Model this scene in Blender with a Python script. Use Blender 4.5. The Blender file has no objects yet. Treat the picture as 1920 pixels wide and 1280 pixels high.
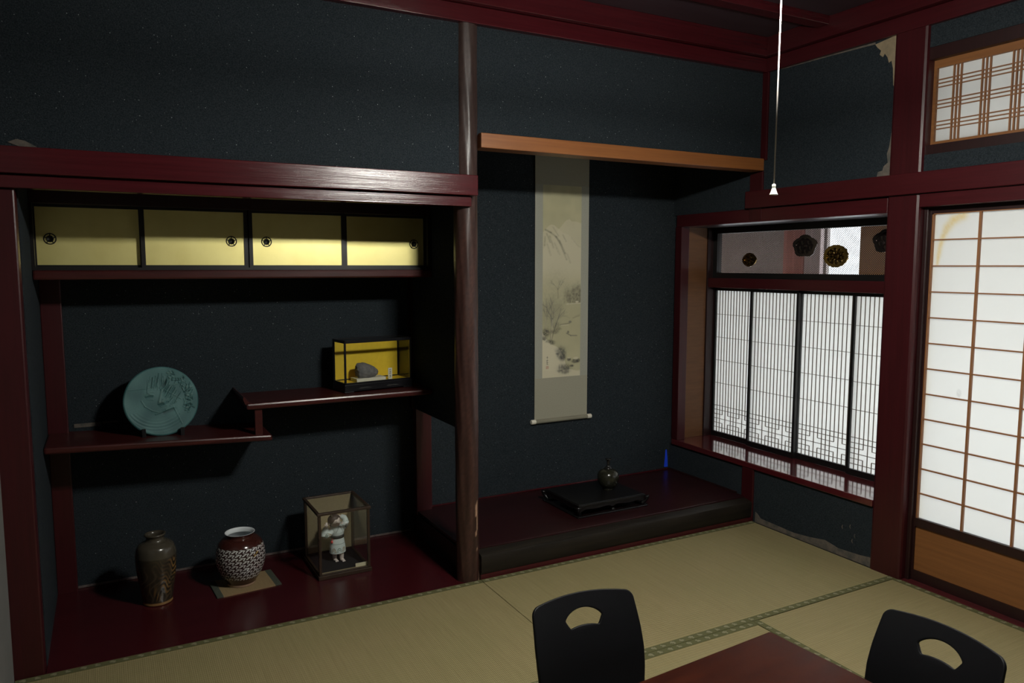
import bpy, bmesh, math, random
import numpy as np
from mathutils import Vector, Matrix
R = math.radians
random.seed(7)
scn = bpy.context.scene
col = scn.collection

# ------------------------------------------------------------------ camera
cam_d = bpy.data.cameras.new('camera')
cam_d.sensor_width = 36.0
cam_d.lens = 1413.96 / 1920 * 36.0
cam_d.clip_start = 0.02
cam = bpy.data.objects.new('camera', cam_d)
col.objects.link(cam)
_yaw, _pit, _rol = R(28.2626), R(-5.7329), R(0.0338)
_f = Vector((math.sin(_yaw) * math.cos(_pit), math.cos(_yaw) * math.cos(_pit), math.sin(_pit)))
_r = Vector((math.cos(_yaw), -math.sin(_yaw), 0))
_u = _r.cross(_f)
_r2 = _r * math.cos(_rol) + _u * math.sin(_rol)
_u2 = -_r * math.sin(_rol) + _u * math.cos(_rol)
_m = Matrix((_r2, _u2, -_f)).transposed().to_4x4()
_m.translation = Vector((-1.49054, -3.0805, 1.47023))
cam.matrix_world = _m
scn.camera = cam

# ------------------------------------------------------------------ world, exposure, light levels
wld = bpy.data.worlds.new('world')
scn.world = wld
wld.use_nodes = True
wld.node_tree.nodes['Background'].inputs[0].default_value = (0.6, 0.75, 1.0, 1)
wld.node_tree.nodes['Background'].inputs[1].default_value = 0.25
scn.view_settings.view_transform = 'Standard'
scn.view_settings.look = 'None'
scn.view_settings.exposure = 0.0
scn.view_settings.gamma = 1.0
scn.view_settings.use_curve_mapping = False
scn.cycles.max_bounces = 10
scn.cycles.diffuse_bounces = 5
scn.cycles.glossy_bounces = 5
scn.cycles.transparent_max_bounces = 16
scn.cycles.caustics_reflective = False
scn.cycles.caustics_refractive = False
scn.cycles.sample_clamp_indirect = 4.0
LAMP_POWER = 620.0       # ring tube of the pendant lamp
DAY_POWER = 3.8          # daylight from the corridor window strip and the added low panel
LAMP = Vector((0.04, -1.66, 2.225))

# ------------------------------------------------------------------ materials
MATS = {}
def nmat(name):
    m = bpy.data.materials.new(name)
    m.use_nodes = True
    return m, m.node_tree, m.node_tree.nodes['Principled BSDF']
def setp(b, **k):
    for a, v in k.items():
        b.inputs[a.replace('_', ' ')].default_value = v
def c4(c):
    return (c[0], c[1], c[2], 1.0)
def mixcol(nt, fac, a, b):
    n = nt.nodes.new('ShaderNodeMix'); n.data_type = 'RGBA'
    if hasattr(fac, 'links'): nt.links.new(fac, n.inputs[0])
    else: n.inputs[0].default_value = fac
    for s, v in ((n.inputs[6], a), (n.inputs[7], b)):
        if hasattr(v, 'links'): nt.links.new(v, s)
        else: s.default_value = c4(v)
    return n.outputs[2]
def noise(nt, scale, detail=4, stretch=(1, 1, 1), rough=0.55):
    tc = nt.nodes.new('ShaderNodeTexCoord'); mp = nt.nodes.new('ShaderNodeMapping')
    mp.inputs['Scale'].default_value = stretch
    nt.links.new(tc.outputs['Object'], mp.inputs[0])
    n = nt.nodes.new('ShaderNodeTexNoise')
    n.inputs['Scale'].default_value = scale; n.inputs['Detail'].default_value = detail; n.inputs['Roughness'].default_value = rough
    nt.links.new(mp.outputs[0], n.inputs['Vector'])
    return n.outputs['Fac']
def ramp(nt, src, p0, p1):
    n = nt.nodes.new('ShaderNodeMapRange')
    n.inputs[1].default_value = p0; n.inputs[2].default_value = p1
    n.clamp = True
    nt.links.new(src, n.inputs[0])
    return n.outputs[0]
def bump(nt, b, src, strength, dist=0.002):
    n = nt.nodes.new('ShaderNodeBump'); n.inputs['Strength'].default_value = strength; n.inputs['Distance'].default_value = dist
    nt.links.new(src, n.inputs['Height']); nt.links.new(n.outputs[0], b.inputs['Normal'])
def plain(name, c, rough=0.5, c2=None, scale=20, stretch=(1, 1, 1), bmp=0.0, bscale=None, metal=0.0, coat=0.0, spec=0.5, bstretch=None, bdist=0.002):
    m, nt, b = nmat(name)
    setp(b, Base_Color=c4(c), Roughness=rough, Metallic=metal, Coat_Weight=coat, Coat_Roughness=0.1)
    b.inputs['Specular IOR Level'].default_value = spec
    if c2:
        f = ramp(nt, noise(nt, scale, 5, stretch), 0.3, 0.7)
        nt.links.new(mixcol(nt, f, c, c2), b.inputs['Base Color'])
    if bmp:
        bump(nt, b, noise(nt, bscale or scale, 5, bstretch or stretch), bmp, bdist)
    MATS[name] = m
    return m
def vcol(name, rough=0.6, metal=0.0, coat=0.0, bmp=0.0, bscale=300, spec=0.5):
    m, nt, b = nmat(name)
    setp(b, Roughness=rough, Metallic=metal, Coat_Weight=coat, Coat_Roughness=0.08)
    b.inputs['Specular IOR Level'].default_value = spec
    a = nt.nodes.new('ShaderNodeAttribute'); a.attribute_name = 'Col'
    nt.links.new(a.outputs['Color'], b.inputs['Base Color'])
    if bmp: bump(nt, b, noise(nt, bscale, 4), bmp, 0.001)
    MATS[name] = m
    return m
def paper(name, c, c2=None, scale=3.0):
    m = bpy.data.materials.new(name); m.use_nodes = True; nt = m.node_tree
    nt.nodes.remove(nt.nodes['Principled BSDF'])
    out = nt.nodes['Material Output']
    f = ramp(nt, noise(nt, 40, 6), 0.3, 0.75)
    cc = mixcol(nt, f, c, c2 or tuple(x * 0.975 for x in c))
    t = nt.nodes.new('ShaderNodeBsdfTranslucent'); d = nt.nodes.new('ShaderNodeBsdfDiffuse')
    nt.links.new(cc, t.inputs[0]); nt.links.new(cc, d.inputs[0])
    mx = nt.nodes.new('ShaderNodeMixShader'); mx.inputs[0].default_value = 0.35
    nt.links.new(t.outputs[0], mx.inputs[1]); nt.links.new(d.outputs[0], mx.inputs[2])
    nt.links.new(mx.outputs[0], out.inputs[0])
    MATS[name] = m
    return m
def emit(name, c, s):
    m = bpy.data.materials.new(name); m.use_nodes = True; nt = m.node_tree
    nt.nodes.remove(nt.nodes['Principled BSDF'])
    e = nt.nodes.new('ShaderNodeEmission'); e.inputs[0].default_value = c4(c); e.inputs[1].default_value = s
    nt.links.new(e.outputs[0], nt.nodes['Material Output'].inputs[0])
    MATS[name] = m
    return m
def thin_glass(name, tint=(0.985, 0.99, 0.987), refl=1.0):
    m = bpy.data.materials.new(name); m.use_nodes = True; nt = m.node_tree
    nt.nodes.remove(nt.nodes['Principled BSDF'])
    tr = nt.nodes.new('ShaderNodeBsdfTransparent'); tr.inputs[0].default_value = c4(tint)
    gl = nt.nodes.new('ShaderNodeBsdfGlossy'); gl.inputs['Roughness'].default_value = 0.02
    lw = nt.nodes.new('ShaderNodeLayerWeight'); lw.inputs['Blend'].default_value = 0.5
    pw = nt.nodes.new('ShaderNodeMath'); pw.operation = 'POWER'; pw.inputs[1].default_value = 5.0
    fr = nt.nodes.new('ShaderNodeMapRange'); fr.inputs[3].default_value = 0.04; fr.inputs[4].default_value = 0.9
    nt.links.new(lw.outputs['Facing'], pw.inputs[0]); nt.links.new(pw.outputs[0], fr.inputs[0])
    mx = nt.nodes.new('ShaderNodeMixShader')
    nt.links.new(fr.outputs[0], mx.inputs[0]); nt.links.new(tr.outputs[0], mx.inputs[1]); nt.links.new(gl.outputs[0], mx.inputs[2])
    nt.links.new(mx.outputs[0], nt.nodes['Material Output'].inputs[0])
    MATS[name] = m
    return m

# dark blue-black sand plaster with tiny pale flecks
def wall_material():
    m, nt, b = nmat('plaster_wall')
    f = ramp(nt, noise(nt, 210, 4, (1, 1, 1), 0.75), 0.36, 0.68)
    g = ramp(nt, noise(nt, 2.2, 4), 0.3, 0.7)
    base = mixcol(nt, f, (0.009, 0.0135, 0.0175), (0.036, 0.045, 0.053))
    base = mixcol(nt, g, base, mixcol(nt, f, (0.0105, 0.015, 0.019), (0.038, 0.046, 0.053)))
    tc = nt.nodes.new('ShaderNodeTexCoord')
    v = nt.nodes.new('ShaderNodeTexVoronoi'); v.inputs['Scale'].default_value = 85
    nt.links.new(tc.outputs['Object'], v.inputs['Vector'])
    near = ramp(nt, v.outputs['Distance'], 0.16, 0.07)
    sep = nt.nodes.new('ShaderNodeSeparateColor'); nt.links.new(v.outputs['Color'], sep.inputs[0])
    rare = ramp(nt, sep.outputs[0], 0.85, 1.0)
    mul = nt.nodes.new('ShaderNodeMath'); mul.operation = 'MULTIPLY'
    nt.links.new(near, mul.inputs[0]); nt.links.new(rare, mul.inputs[1])
    base = mixcol(nt, mul.outputs[0], base, (0.42, 0.46, 0.46))
    nt.links.new(base, b.inputs['Base Color'])
    setp(b, Roughness=0.95)
    b.inputs['Specular IOR Level'].default_value = 0.15
    bump(nt, b, noise(nt, 260, 4, (1, 1, 1), 0.7), 0.9, 0.004)
    MATS['plaster_wall'] = m
wall_material()

def tatami_material(name, along):
    m, nt, b = nmat(name)
    tc = nt.nodes.new('ShaderNodeTexCoord'); mp = nt.nodes.new('ShaderNodeMapping')
    mp.inputs['Scale'].default_value = (1, 1, 1)
    nt.links.new(tc.outputs['Object'], mp.inputs[0])
    def wave(axis, scale, dist):
        w = nt.nodes.new('ShaderNodeTexWave'); w.bands_direction = axis
        w.inputs['Scale'].default_value = scale; w.inputs['Distortion'].default_value = dist; w.inputs['Detail'].default_value = 2
        w.inputs['Detail Scale'].default_value = 3
        nt.links.new(mp.outputs[0], w.inputs[0])
        return w.outputs['Fac']
    a, c = ('Y', 'X') if along == 'x' else ('X', 'Y')
    w1 = wave(a, 22, 0.6)
    w2 = wave(c, 45, 1.5)
    st = (0.6, 40, 1) if along == 'y' else (40, 0.6, 1)
    n1 = ramp(nt, noise(nt, 9, 5, st), 0.3, 0.7)
    n2 = ramp(nt, noise(nt, 2.5, 4), 0.3, 0.7)
    cc = mixcol(nt, n1, (0.250, 0.203, 0.098), (0.335, 0.272, 0.140))
    cc = mixcol(nt, n2, cc, mixcol(nt, n1, (0.240, 0.208, 0.096), (0.315, 0.265, 0.132)))
    dk = nt.nodes.new('ShaderNodeMath'); dk.operation = 'MULTIPLY'; dk.inputs[1].default_value = 0.32
    nt.links.new(w1, dk.inputs[0])
    cc = mixcol(nt, dk.outputs[0], cc, (0.20, 0.158, 0.068))
    nt.links.new(cc, b.inputs['Base Color'])
    setp(b, Roughness=0.62)
    b.inputs['Specular IOR Level'].default_value = 0.3
    ad = nt.nodes.new('ShaderNodeMath'); ad.operation = 'ADD'
    nt.links.new(w1, ad.inputs[0]); nt.links.new(w2, ad.inputs[1])
    bump(nt, b, ad.outputs[0], 0.35, 0.0015)
    MATS[name] = m
tatami_material('tatami_x', 'x')
tatami_material('tatami_y', 'y')

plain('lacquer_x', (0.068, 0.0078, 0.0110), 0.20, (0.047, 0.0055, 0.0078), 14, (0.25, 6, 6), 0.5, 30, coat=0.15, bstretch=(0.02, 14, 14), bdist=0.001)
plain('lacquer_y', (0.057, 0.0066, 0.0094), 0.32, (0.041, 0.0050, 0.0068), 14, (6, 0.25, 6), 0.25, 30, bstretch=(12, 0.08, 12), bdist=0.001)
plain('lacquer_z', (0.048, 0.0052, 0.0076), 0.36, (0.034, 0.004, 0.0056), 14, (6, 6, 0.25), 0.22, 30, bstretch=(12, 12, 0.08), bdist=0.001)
plain('lacquer_board', (0.056, 0.0065, 0.0095), 0.24, (0.038, 0.0048, 0.0068), 7, (0.3, 5, 5), 0.08, 20, bdist=0.001)
plain('platform_gloss', (0.028, 0.006, 0.007), 0.30, (0.018, 0.004, 0.005), 7, (0.3, 5, 5), 0.06, 20, bdist=0.001)
plain('sill_gloss', (0.100, 0.012, 0.015), 0.11, (0.072, 0.008, 0.011), 7, (5, 0.3, 5), 0.04, 14, bstretch=(3, 1, 1), bdist=0.001, coat=1.0)
MATS['sill_gloss'].node_tree.nodes['Principled BSDF'].inputs['IOR'].default_value = 1.75
plain('recess_dark', (0.020, 0.008, 0.007), 0.85)
plain('shelf_wood', (0.060, 0.011, 0.010), 0.31, (0.032, 0.0065, 0.006), 16, (0.3, 5, 5), 0.12, 40, bdist=0.001)
plain('dark_lacquer', (0.022, 0.006, 0.006), 0.42, (0.014, 0.004, 0.004), 14, (5, 5, 0.4))
plain('black_frame', (0.007, 0.006, 0.006), 0.38)
plain('orange_wood_x', (0.27, 0.098, 0.027), 0.45, (0.205, 0.070, 0.019), 12, (0.25, 6, 6), 0.1, 40)
plain('orange_wood_y', (0.25, 0.100, 0.030), 0.5, (0.19, 0.074, 0.022), 12, (6, 0.25, 6), 0.1, 40)
plain('tan_board', (0.15, 0.064, 0.023), 0.6, (0.115, 0.048, 0.017), 10, (0.8, 0.8, 6), 0.05, 40)
plain('beam_bark', (0.019, 0.0145, 0.010), 0.5, (0.009, 0.007, 0.006), 10, (0.25, 4, 4), 0.3, 16, spec=0.25, bstretch=(0.3, 3, 3), bdist=0.003)
plain('ceiling_board', (0.052, 0.035, 0.045), 0.42, (0.036, 0.025, 0.032), 8, (0.3, 5, 5))
plain('rail_red', (0.080, 0.010, 0.012), 0.42, (0.055, 0.007, 0.009), 12, (2, 2, 2))
plain('bare_plaster', (0.30, 0.23, 0.14), 0.9, (0.21, 0.165, 0.105), 30, (1, 1, 1), 0.4, 90)
plain('worn_plaster', (0.15, 0.12, 0.095), 0.9, (0.06, 0.06, 0.055), 30, (1, 1, 1), 0.4, 90)
plain('grey_dust', (0.16, 0.13, 0.12), 0.9, (0.07, 0.05, 0.05), 60)
plain('white_wall', (0.46, 0.46, 0.45), 0.9, (0.40, 0.40, 0.39), 6)
plain('side_wall', (0.15, 0.15, 0.145), 0.9, (0.13, 0.13, 0.125), 6)
plain('rear_wall', (0.05, 0.045, 0.045), 0.9, (0.04, 0.036, 0.036), 6)
plain('hall_wall', (0.50, 0.44, 0.41), 0.9, (0.45, 0.39, 0.37), 4)
plain('hall_floor', (0.22, 0.13, 0.07), 0.4, (0.17, 0.10, 0.05), 6, (6, 0.4, 1))
plain('subfloor', (0.10, 0.08, 0.05), 0.9)
plain('pink_cloth', (0.66, 0.28, 0.23), 0.9, (0.56, 0.23, 0.19), 12, (8, 8, 0.4))
plain('pale_cloth', (0.70, 0.58, 0.57), 0.9)
plain('hall_wood', (0.44, 0.21, 0.07), 0.5, (0.36, 0.165, 0.05), 8)
plain('gold_leaf', (0.92, 0.83, 0.36), 0.44, (0.85, 0.75, 0.30), 9, (1, 1, 1), 0.05, 200, metal=0.85)
plain('gold_card', (0.92, 0.66, 0.05), 0.42, (0.86, 0.60, 0.042), 50, metal=0.15)
plain('pull_metal', (0.020, 0.020, 0.018), 0.35, metal=0.7)
plain('pull_centre', (0.16, 0.16, 0.14), 0.35, metal=0.8)
plain('scroll_cloth', (0.36, 0.345, 0.265), 0.9, (0.32, 0.305, 0.235), 160)
plain('scroll_side', (0.37, 0.37, 0.31), 0.9, (0.33, 0.33, 0.275), 160)
plain('ivory', (0.80, 0.76, 0.64), 0.4)
plain('rod_cloth', (0.24, 0.225, 0.165), 0.9)
plain('cotton_cord', (0.50, 0.47, 0.43), 0.8)
plain('white_plastic', (0.80, 0.79, 0.72), 0.4)
plain('black_lacquer', (0.006, 0.006, 0.007), 0.32, (0.009, 0.009, 0.010), 20)
plain('chair_lacquer', (0.004, 0.004, 0.005), 0.45, spec=0.2)
plain('table_lacquer', (0.050, 0.0115, 0.0055), 0.24, (0.026, 0.006, 0.0038), 9, (0.5, 2.5, 1), 0.06, 14, bdist=0.001)
plain('rosewood', (0.004, 0.0035, 0.004), 0.36)
plain('case_wood', (0.042, 0.024, 0.014), 0.45, (0.030, 0.017, 0.010), 12, (2, 2, 2))
plain('case_black', (0.008, 0.008, 0.010), 0.3)
plain('case_cloth', (0.40, 0.33, 0.19), 0.9, (0.35, 0.28, 0.16), 120)
plain('case_floor', (0.009, 0.009, 0.010), 0.7)
plain('rock_grey', (0.20, 0.19, 0.18), 0.9, (0.11, 0.11, 0.11), 45, (1, 1, 1), 0.6, 90)
plain('white_card', (0.68, 0.66, 0.55), 0.7)
plain('cream_card', (0.64, 0.60, 0.42), 0.7)
plain('ink', (0.03, 0.03, 0.028), 0.6)
plain('blue_tape', (0.02, 0.085, 0.95), 0.5)
plain('mat_straw', (0.30, 0.21, 0.105), 0.8, (0.24, 0.165, 0.08), 14, (30, 1, 1), 0.3, 60)
plain('mat_edge', (0.060, 0.070, 0.050), 0.9, (0.040, 0.048, 0.036), 90)
plain('gourd_glaze', (0.022, 0.0215, 0.014), 0.20, (0.012, 0.012, 0.008), 12, (1, 1, 1), 0.1, 50)
plain('gourd_neck', (0.012, 0.012, 0.012), 0.22)
plain('porcelain_skin', (0.76, 0.66, 0.60), 0.35)
plain('doll_hair', (0.075, 0.048, 0.042), 0.5)
plain('doll_belt', (0.028, 0.030, 0.030), 0.5)
plain('doll_red', (0.52, 0.035, 0.03), 0.5)
plain('doll_lip', (0.45, 0.10, 0.09), 0.5)
plain('brass', (0.26, 0.17, 0.06), 0.2, (0.17, 0.11, 0.035), 60, metal=1.0)
plain('dark_iron', (0.09, 0.072, 0.068), 0.22, metal=0.9)
plain('mesh_metal', (0.020, 0.014, 0.012), 0.5)
plain('lattice_wood', (0.13, 0.10, 0.075), 0.6)
plain('lattice_orange', (0.27, 0.115, 0.045), 0.5)
plain('enamel', (0.75, 0.75, 0.72), 0.4)
plain('lamp_base', (0.10, 0.08, 0.07), 0.5)
vcol('painted_silk', 0.9)
vcol('border_cloth', 0.9, bmp=0.2, bscale=700)
vcol('jar_glaze', 0.16, coat=0.4)
vcol('vase_glaze', 0.22, coat=0.15)
vcol('plate_patina', 0.55, spec=0.35)
vcol('post_bark', 0.38, bmp=0.6, bscale=45, spec=0.45)
vcol('doll_robe', 0.4)
paper('shoji_paper', (0.86, 0.86, 0.84))
paper('stained_paper', (0.86, 0.86, 0.84))
_nt = MATS['stained_paper'].node_tree
_at = _nt.nodes.new('ShaderNodeAttribute'); _at.attribute_name = 'Col'
for _n in _nt.nodes:
    if _n.type in ('BSDF_TRANSLUCENT', 'BSDF_DIFFUSE'): _nt.links.new(_at.outputs['Color'], _n.inputs[0])
emit('daylight_glow', (0.90, 0.96, 1.0), DAY_POWER)
emit('lamp_tube', (1.0, 0.985, 0.90), LAMP_POWER)
thin_glass('case_glass')

# ------------------------------------------------------------------ mesh builder
class MB:
    def __init__(s): s.v = []; s.f = []; s.c = None
    def add(s, vs, fs, M=None):
        o = len(s.v)
        s.v += [tuple(M @ Vector(p)) if M else tuple(p) for p in vs]
        s.f += [tuple(i + o for i in f) for f in fs]
        return s
    def box(s, x0, x1, y0, y1, z0, z1, M=None):
        vs = [(x, y, z) for z in (z0, z1) for y in (y0, y1) for x in (x0, x1)]
        return s.add(vs, [(0, 2, 3, 1), (4, 5, 7, 6), (0, 1, 5, 4), (2, 6, 7, 3), (0, 4, 6, 2), (1, 3, 7, 5)], M)
    def hexa(s, low, high):          # two quads, counter-clockwise seen from above
        return s.add(list(low) + list(high), [(3, 2, 1, 0), (4, 5, 6, 7), (0, 1, 5, 4), (1, 2, 6, 5), (2, 3, 7, 6), (3, 0, 4, 7)])
    def prism(s, poly, axis, a, b, M=None):
        n = len(poly)
        def mk(p, t):
            return {'x': (t, p[0], p[1]), 'y': (p[0], t, p[1]), 'z': (p[0], p[1], t)}[axis]
        vs = [mk(p, a) for p in poly] + [mk(p, b) for p in poly]
        fs = [tuple(range(n))[::-1], tuple(range(n, 2 * n))] + [(i, (i + 1) % n, n + (i + 1) % n, n + i) for i in range(n)]
        return s.add(vs, fs, M)
    def lathe(s, prof, n=32, M=None, cap=True):
        vs = []; fs = []
        for r, z in prof:
            for k in range(n):
                a = 2 * math.pi * k / n
                vs.append((r * math.cos(a), r * math.sin(a), z))
        m = len(prof)
        for j in range(m - 1):
            for k in range(n):
                k2 = (k + 1) % n
                fs.append((j * n + k, j * n + k2, (j + 1) * n + k2, (j + 1) * n + k))
        if cap:
            fs.append(tuple(range(n))[::-1]); fs.append(tuple(range((m - 1) * n, m * n)))
        return s.add(vs, fs, M)
    def tube(s, pts, rad, n=10, closed=False, M=None):
        pts = [Vector(p) for p in pts]; k = len(pts)
        rad = rad if isinstance(rad, (list, tuple)) else [rad] * k
        vs = []; fs = []
        ref = None
        for i, p in enumerate(pts):
            if closed: t = pts[(i + 1) % k] - pts[i - 1]
            else: t = pts[min(i + 1, k - 1)] - pts[max(i - 1, 0)]
            t.normalize()
            if ref is None:
                ref = t.cross(Vector((0, 0, 1)))
                if ref.length < 1e-3: ref = t.cross(Vector((1, 0, 0)))
            ref = (ref - t * ref.dot(t)).normalized()
            b = t.cross(ref)
            for q in range(n):
                a = 2 * math.pi * q / n
                vs.append(p + (ref * math.cos(a) + b * math.sin(a)) * rad[i])
        for i in range(k if closed else k - 1):
            j = (i + 1) % k
            for q in range(n):
                q2 = (q + 1) % n
                fs.append((i * n + q, i * n + q2, j * n + q2, j * n + q))
        if not closed:
            fs.append(tuple(range(n))[::-1]); fs.append(tuple(range((k - 1) * n, k * n)))
        return s.add(vs, fs, M)
    def ell(s, c, rx, ry, rz, n=16, m=10, M=None):
        prof = [(math.sin(math.pi * j / m), -math.cos(math.pi * j / m)) for j in range(m + 1)]
        prof[0] = (0.02, -1); prof[-1] = (0.02, 1)
        T = Matrix.Translation(c) @ Matrix.Diagonal((rx, ry, rz, 1))
        return s.lathe(prof, n, (M @ T) if M else T)
def obj(name, mb, mat, parent=None, label=None, bev=0.0, smooth=False, local=False, org=None, colors=None, recalc=True):
    vs = mb.v
    if parent is not None and not local:
        inv = wm(parent).inverted()
        vs = [tuple(inv @ Vector(p)) for p in vs]
    if org is not None:
        vs = [(p[0] - org[0], p[1] - org[1], p[2] - org[2]) for p in vs]
    me = bpy.data.meshes.new(name)
    me.from_pydata([tuple(p) for p in vs], [], mb.f)
    if recalc:
        bm = bmesh.new(); bm.from_mesh(me)
        bmesh.ops.recalc_face_normals(bm, faces=bm.faces)
        bm.to_mesh(me); bm.free()
    me.materials.append(MATS[mat] if isinstance(mat, str) else mat)
    o = bpy.data.objects.new(name, me)
    col.objects.link(o)
    if parent is not None: o.parent = parent
    if org is not None: o.location = org
    if smooth:
        for p in me.polygons: p.use_smooth = True
    if colors is not None:
        at = me.color_attributes.new('Col', 'FLOAT_COLOR', 'POINT')
        arr = np.ones((len(vs), 4), dtype=np.float32); arr[:, :3] = np.asarray(colors, dtype=np.float32)
        at.data.foreach_set('color', arr.ravel())
    if bev:
        b = o.modifiers.new('bevel', 'BEVEL'); b.width = bev; b.segments = 2; b.limit_method = 'ANGLE'; b.angle_limit = R(40)
    if label: o['label'] = label
    return o
def wm(o):
    M = Matrix.Translation(o.location) @ o.rotation_euler.to_matrix().to_4x4()
    return wm(o.parent) @ M if o.parent else M
def thing(name, label, cat, loc=(0, 0, 0), rz=0.0, group=None):
    o = bpy.data.objects.new(name, None)
    o.empty_display_size = 0.05
    col.objects.link(o); o.location = loc; o.rotation_euler = (0, 0, rz)
    return tag(o, label, cat, group)
def tag(o, label, cat, group=None):
    o['label'] = label; o['category'] = cat
    if group: o['group'] = group
    return o
def struct(o, label=None, cat=None):
    o['kind'] = 'structure'
    if label: o['label'] = label
    if cat: o['category'] = cat
    return o
def sbox(name, mat, b, label, cat, bev=0.0):
    return struct(obj(name, MB().box(*b), mat, bev=bev), label, cat)
def smooth_angle(o, ang=40):
    for p in o.data.polygons: p.use_smooth = True
    bm = bmesh.new(); bm.from_mesh(o.data)
    for e in bm.edges:
        if len(e.link_faces) == 2 and e.calc_face_angle(0) > R(ang): e.smooth = False
    bm.to_mesh(o.data); bm.free()
    return o
W = 1.75      # right wall plane
AB = 0.785    # back wall plane of both recesses

# ------------------------------------------------------------------ room shell
sbox('floor', 'subfloor', (-1.95, 1.95, -4.6, 0.95, -0.16, -0.061), 'boards under the tatami mats', 'floor')
sbox('ceiling', 'ceiling_board', (-1.95, 1.95, -4.6, 0.95, 2.69, 2.78), 'dark board ceiling with thin battens', 'ceiling')
sbox('wall_back_left', 'plaster_wall', (-1.95, -0.06, 0.02, 0.09, 1.80, 2.69), 'dark blue sand plaster panel above the long red lintel of the shelf recess', 'wall')
sbox('wall_back_right', 'plaster_wall', (-0.03, W, 0.02, 0.09, 2.05, 2.69), 'dark blue sand plaster panel above the orange beam of the scroll alcove', 'wall')
sbox('wall_recess_back', 'plaster_wall', (-1.95, -0.03, AB, AB + 0.1, -0.06, 2.0), 'dark plaster wall behind the staggered shelves', 'wall')
sbox('wall_recess_left', 'plaster_wall', (-1.95, -1.745, 0.07, AB, -0.06, 2.0), 'dark plaster side wall at the left end of the shelf recess', 'wall')
sbox('wall_alcove_back', 'plaster_wall', (-0.03, 2.0, 0.745, AB + 0.1, -0.06, 2.75), 'dark plaster wall behind the hanging scroll', 'wall')
sbox('wall_partition', 'plaster_wall', (-0.045, 0.0, 0.06, AB - 0.04, 0.70, 2.69), 'dark plaster partition between the shelf recess and the scroll alcove', 'wall')
sbox('wall_left', 'side_wall', (-1.95, -1.842, -4.6, -0.002, -0.06, 2.69), 'pale side wall in front of the leftmost red post', 'wall')
sbox('wall_front', 'rear_wall', (-1.95, 1.95, -4.7, -4.6, -0.06, 2.69), 'dark wall behind the viewer', 'wall')
sbox('ceiling_recess', 'recess_dark', (-1.745, -0.045, 0.02, AB, 1.80, 1.83), 'dark board closing the top of the shelf recess', 'ceiling')
wr = MB()
wr.box(W, W + 0.13, -0.77, 0.75, -0.06, 0.305)             # under the window sill
wr.box(W, W + 0.13, -0.77, 0.75, 1.79, 2.69)               # above the window
wr.box(W, W + 0.13, -4.6, -0.93, 1.885, 1.962)
wr.box(W, W + 0.13, -4.6, -0.93, 2.425, 2.69)
wr.box(W, W + 0.13, -4.6, -2.75, -0.06, 1.885)
wr.box(W, W + 0.13, -4.6, -1.90, 1.95, 2.43)
wright = struct(obj('wall_right', wr, 'plaster_wall'), 'dark plaster wall with the windows', 'wall')
obj('worn_edge', MB().prism([(-0.775, 2.522), (-0.66, 2.505), (-0.672, 2.488), (-0.692, 2.47), (-0.686, 2.452), (-0.703, 2.438), (-0.712, 2.452), (-0.728, 2.43), (-0.735, 2.405), (-0.748, 2.412), (-0.758, 2.375), (-0.763, 2.30), (-0.775, 2.28)], 'x', W - 0.002, W + 0.02),
    'bare_plaster', wright, 'bare beige plaster where the dark coat has peeled at the top corner')
obj('worn_edge', MB().prism([(-0.775, 2.10), (-0.768, 2.10), (-0.758, 2.02), (-0.748, 1.99), (-0.755, 1.95), (-0.735, 1.935), (-0.728, 1.915), (-0.705, 1.912), (-0.700, 1.884), (-0.775, 1.884)], 'x', W - 0.002, W + 0.02),
    'worn_plaster', wright, 'worn grey plaster along the post above the lintel')
obj('worn_edge', MB().prism([(-0.10, 2.520), (-0.66, 2.515), (-0.66, 2.506), (-0.45, 2.511), (-0.10, 2.516)], 'x', W - 0.002, W + 0.02), 'worn_plaster', wright)
obj('worn_edge', MB().prism([(-0.02, 0.0), (-0.02, 0.06), (-0.04, 0.05), (-0.06, 0.032), (-0.3, 0.024), (-0.4, 0.034), (-0.5, 0.05), (-0.58, 0.034), (-0.7, 0.04), (-0.775, 0.05), (-0.775, 0.0)], 'x', W - 0.003, W + 0.02), 'worn_plaster', wright, 'worn beige plaster along the tatami')
obj('worn_edge', MB().prism([(-0.905, 2.495), (-0.905, 2.462), (-0.932, 2.458), (-0.925, 2.48)], 'x', W - 0.002, W + 0.02), 'bare_plaster', wright)
for (y, z) in ((-0.595, 0.15), (-0.64, 0.165), (-0.668, 0.125), (-0.655, 0.095)):
    obj('scratch', MB().prism([(y, z), (y - 0.004, z + 0.013), (y - 0.007, z + 0.011), (y - 0.005, z + 0.002), (y - 0.009, z - 0.010)], 'x', W - 0.001, W + 0.02), 'worn_plaster', wright)
obj('plaster_chip', MB().prism([(-1.76, 1.885), (-1.735, 1.897), (-1.71, 1.893), (-1.675, 1.874), (-1.70, 1.868), (-1.73, 1.874)], 'y', 0.017, 0.03), 'worn_plaster', bpy.data.objects['wall_back_left'], 'pale chip in the dark plaster')
obj('worn_edge', MB().box(-1.645, -1.54, AB - 0.003, AB + 0.01, 0.745, 0.762).box(-1.53, -1.47, AB - 0.003, AB + 0.01, 0.755, 0.762), 'worn_plaster', bpy.data.objects['wall_recess_back'], 'worn strip of plaster above the lower shelf')

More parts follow.
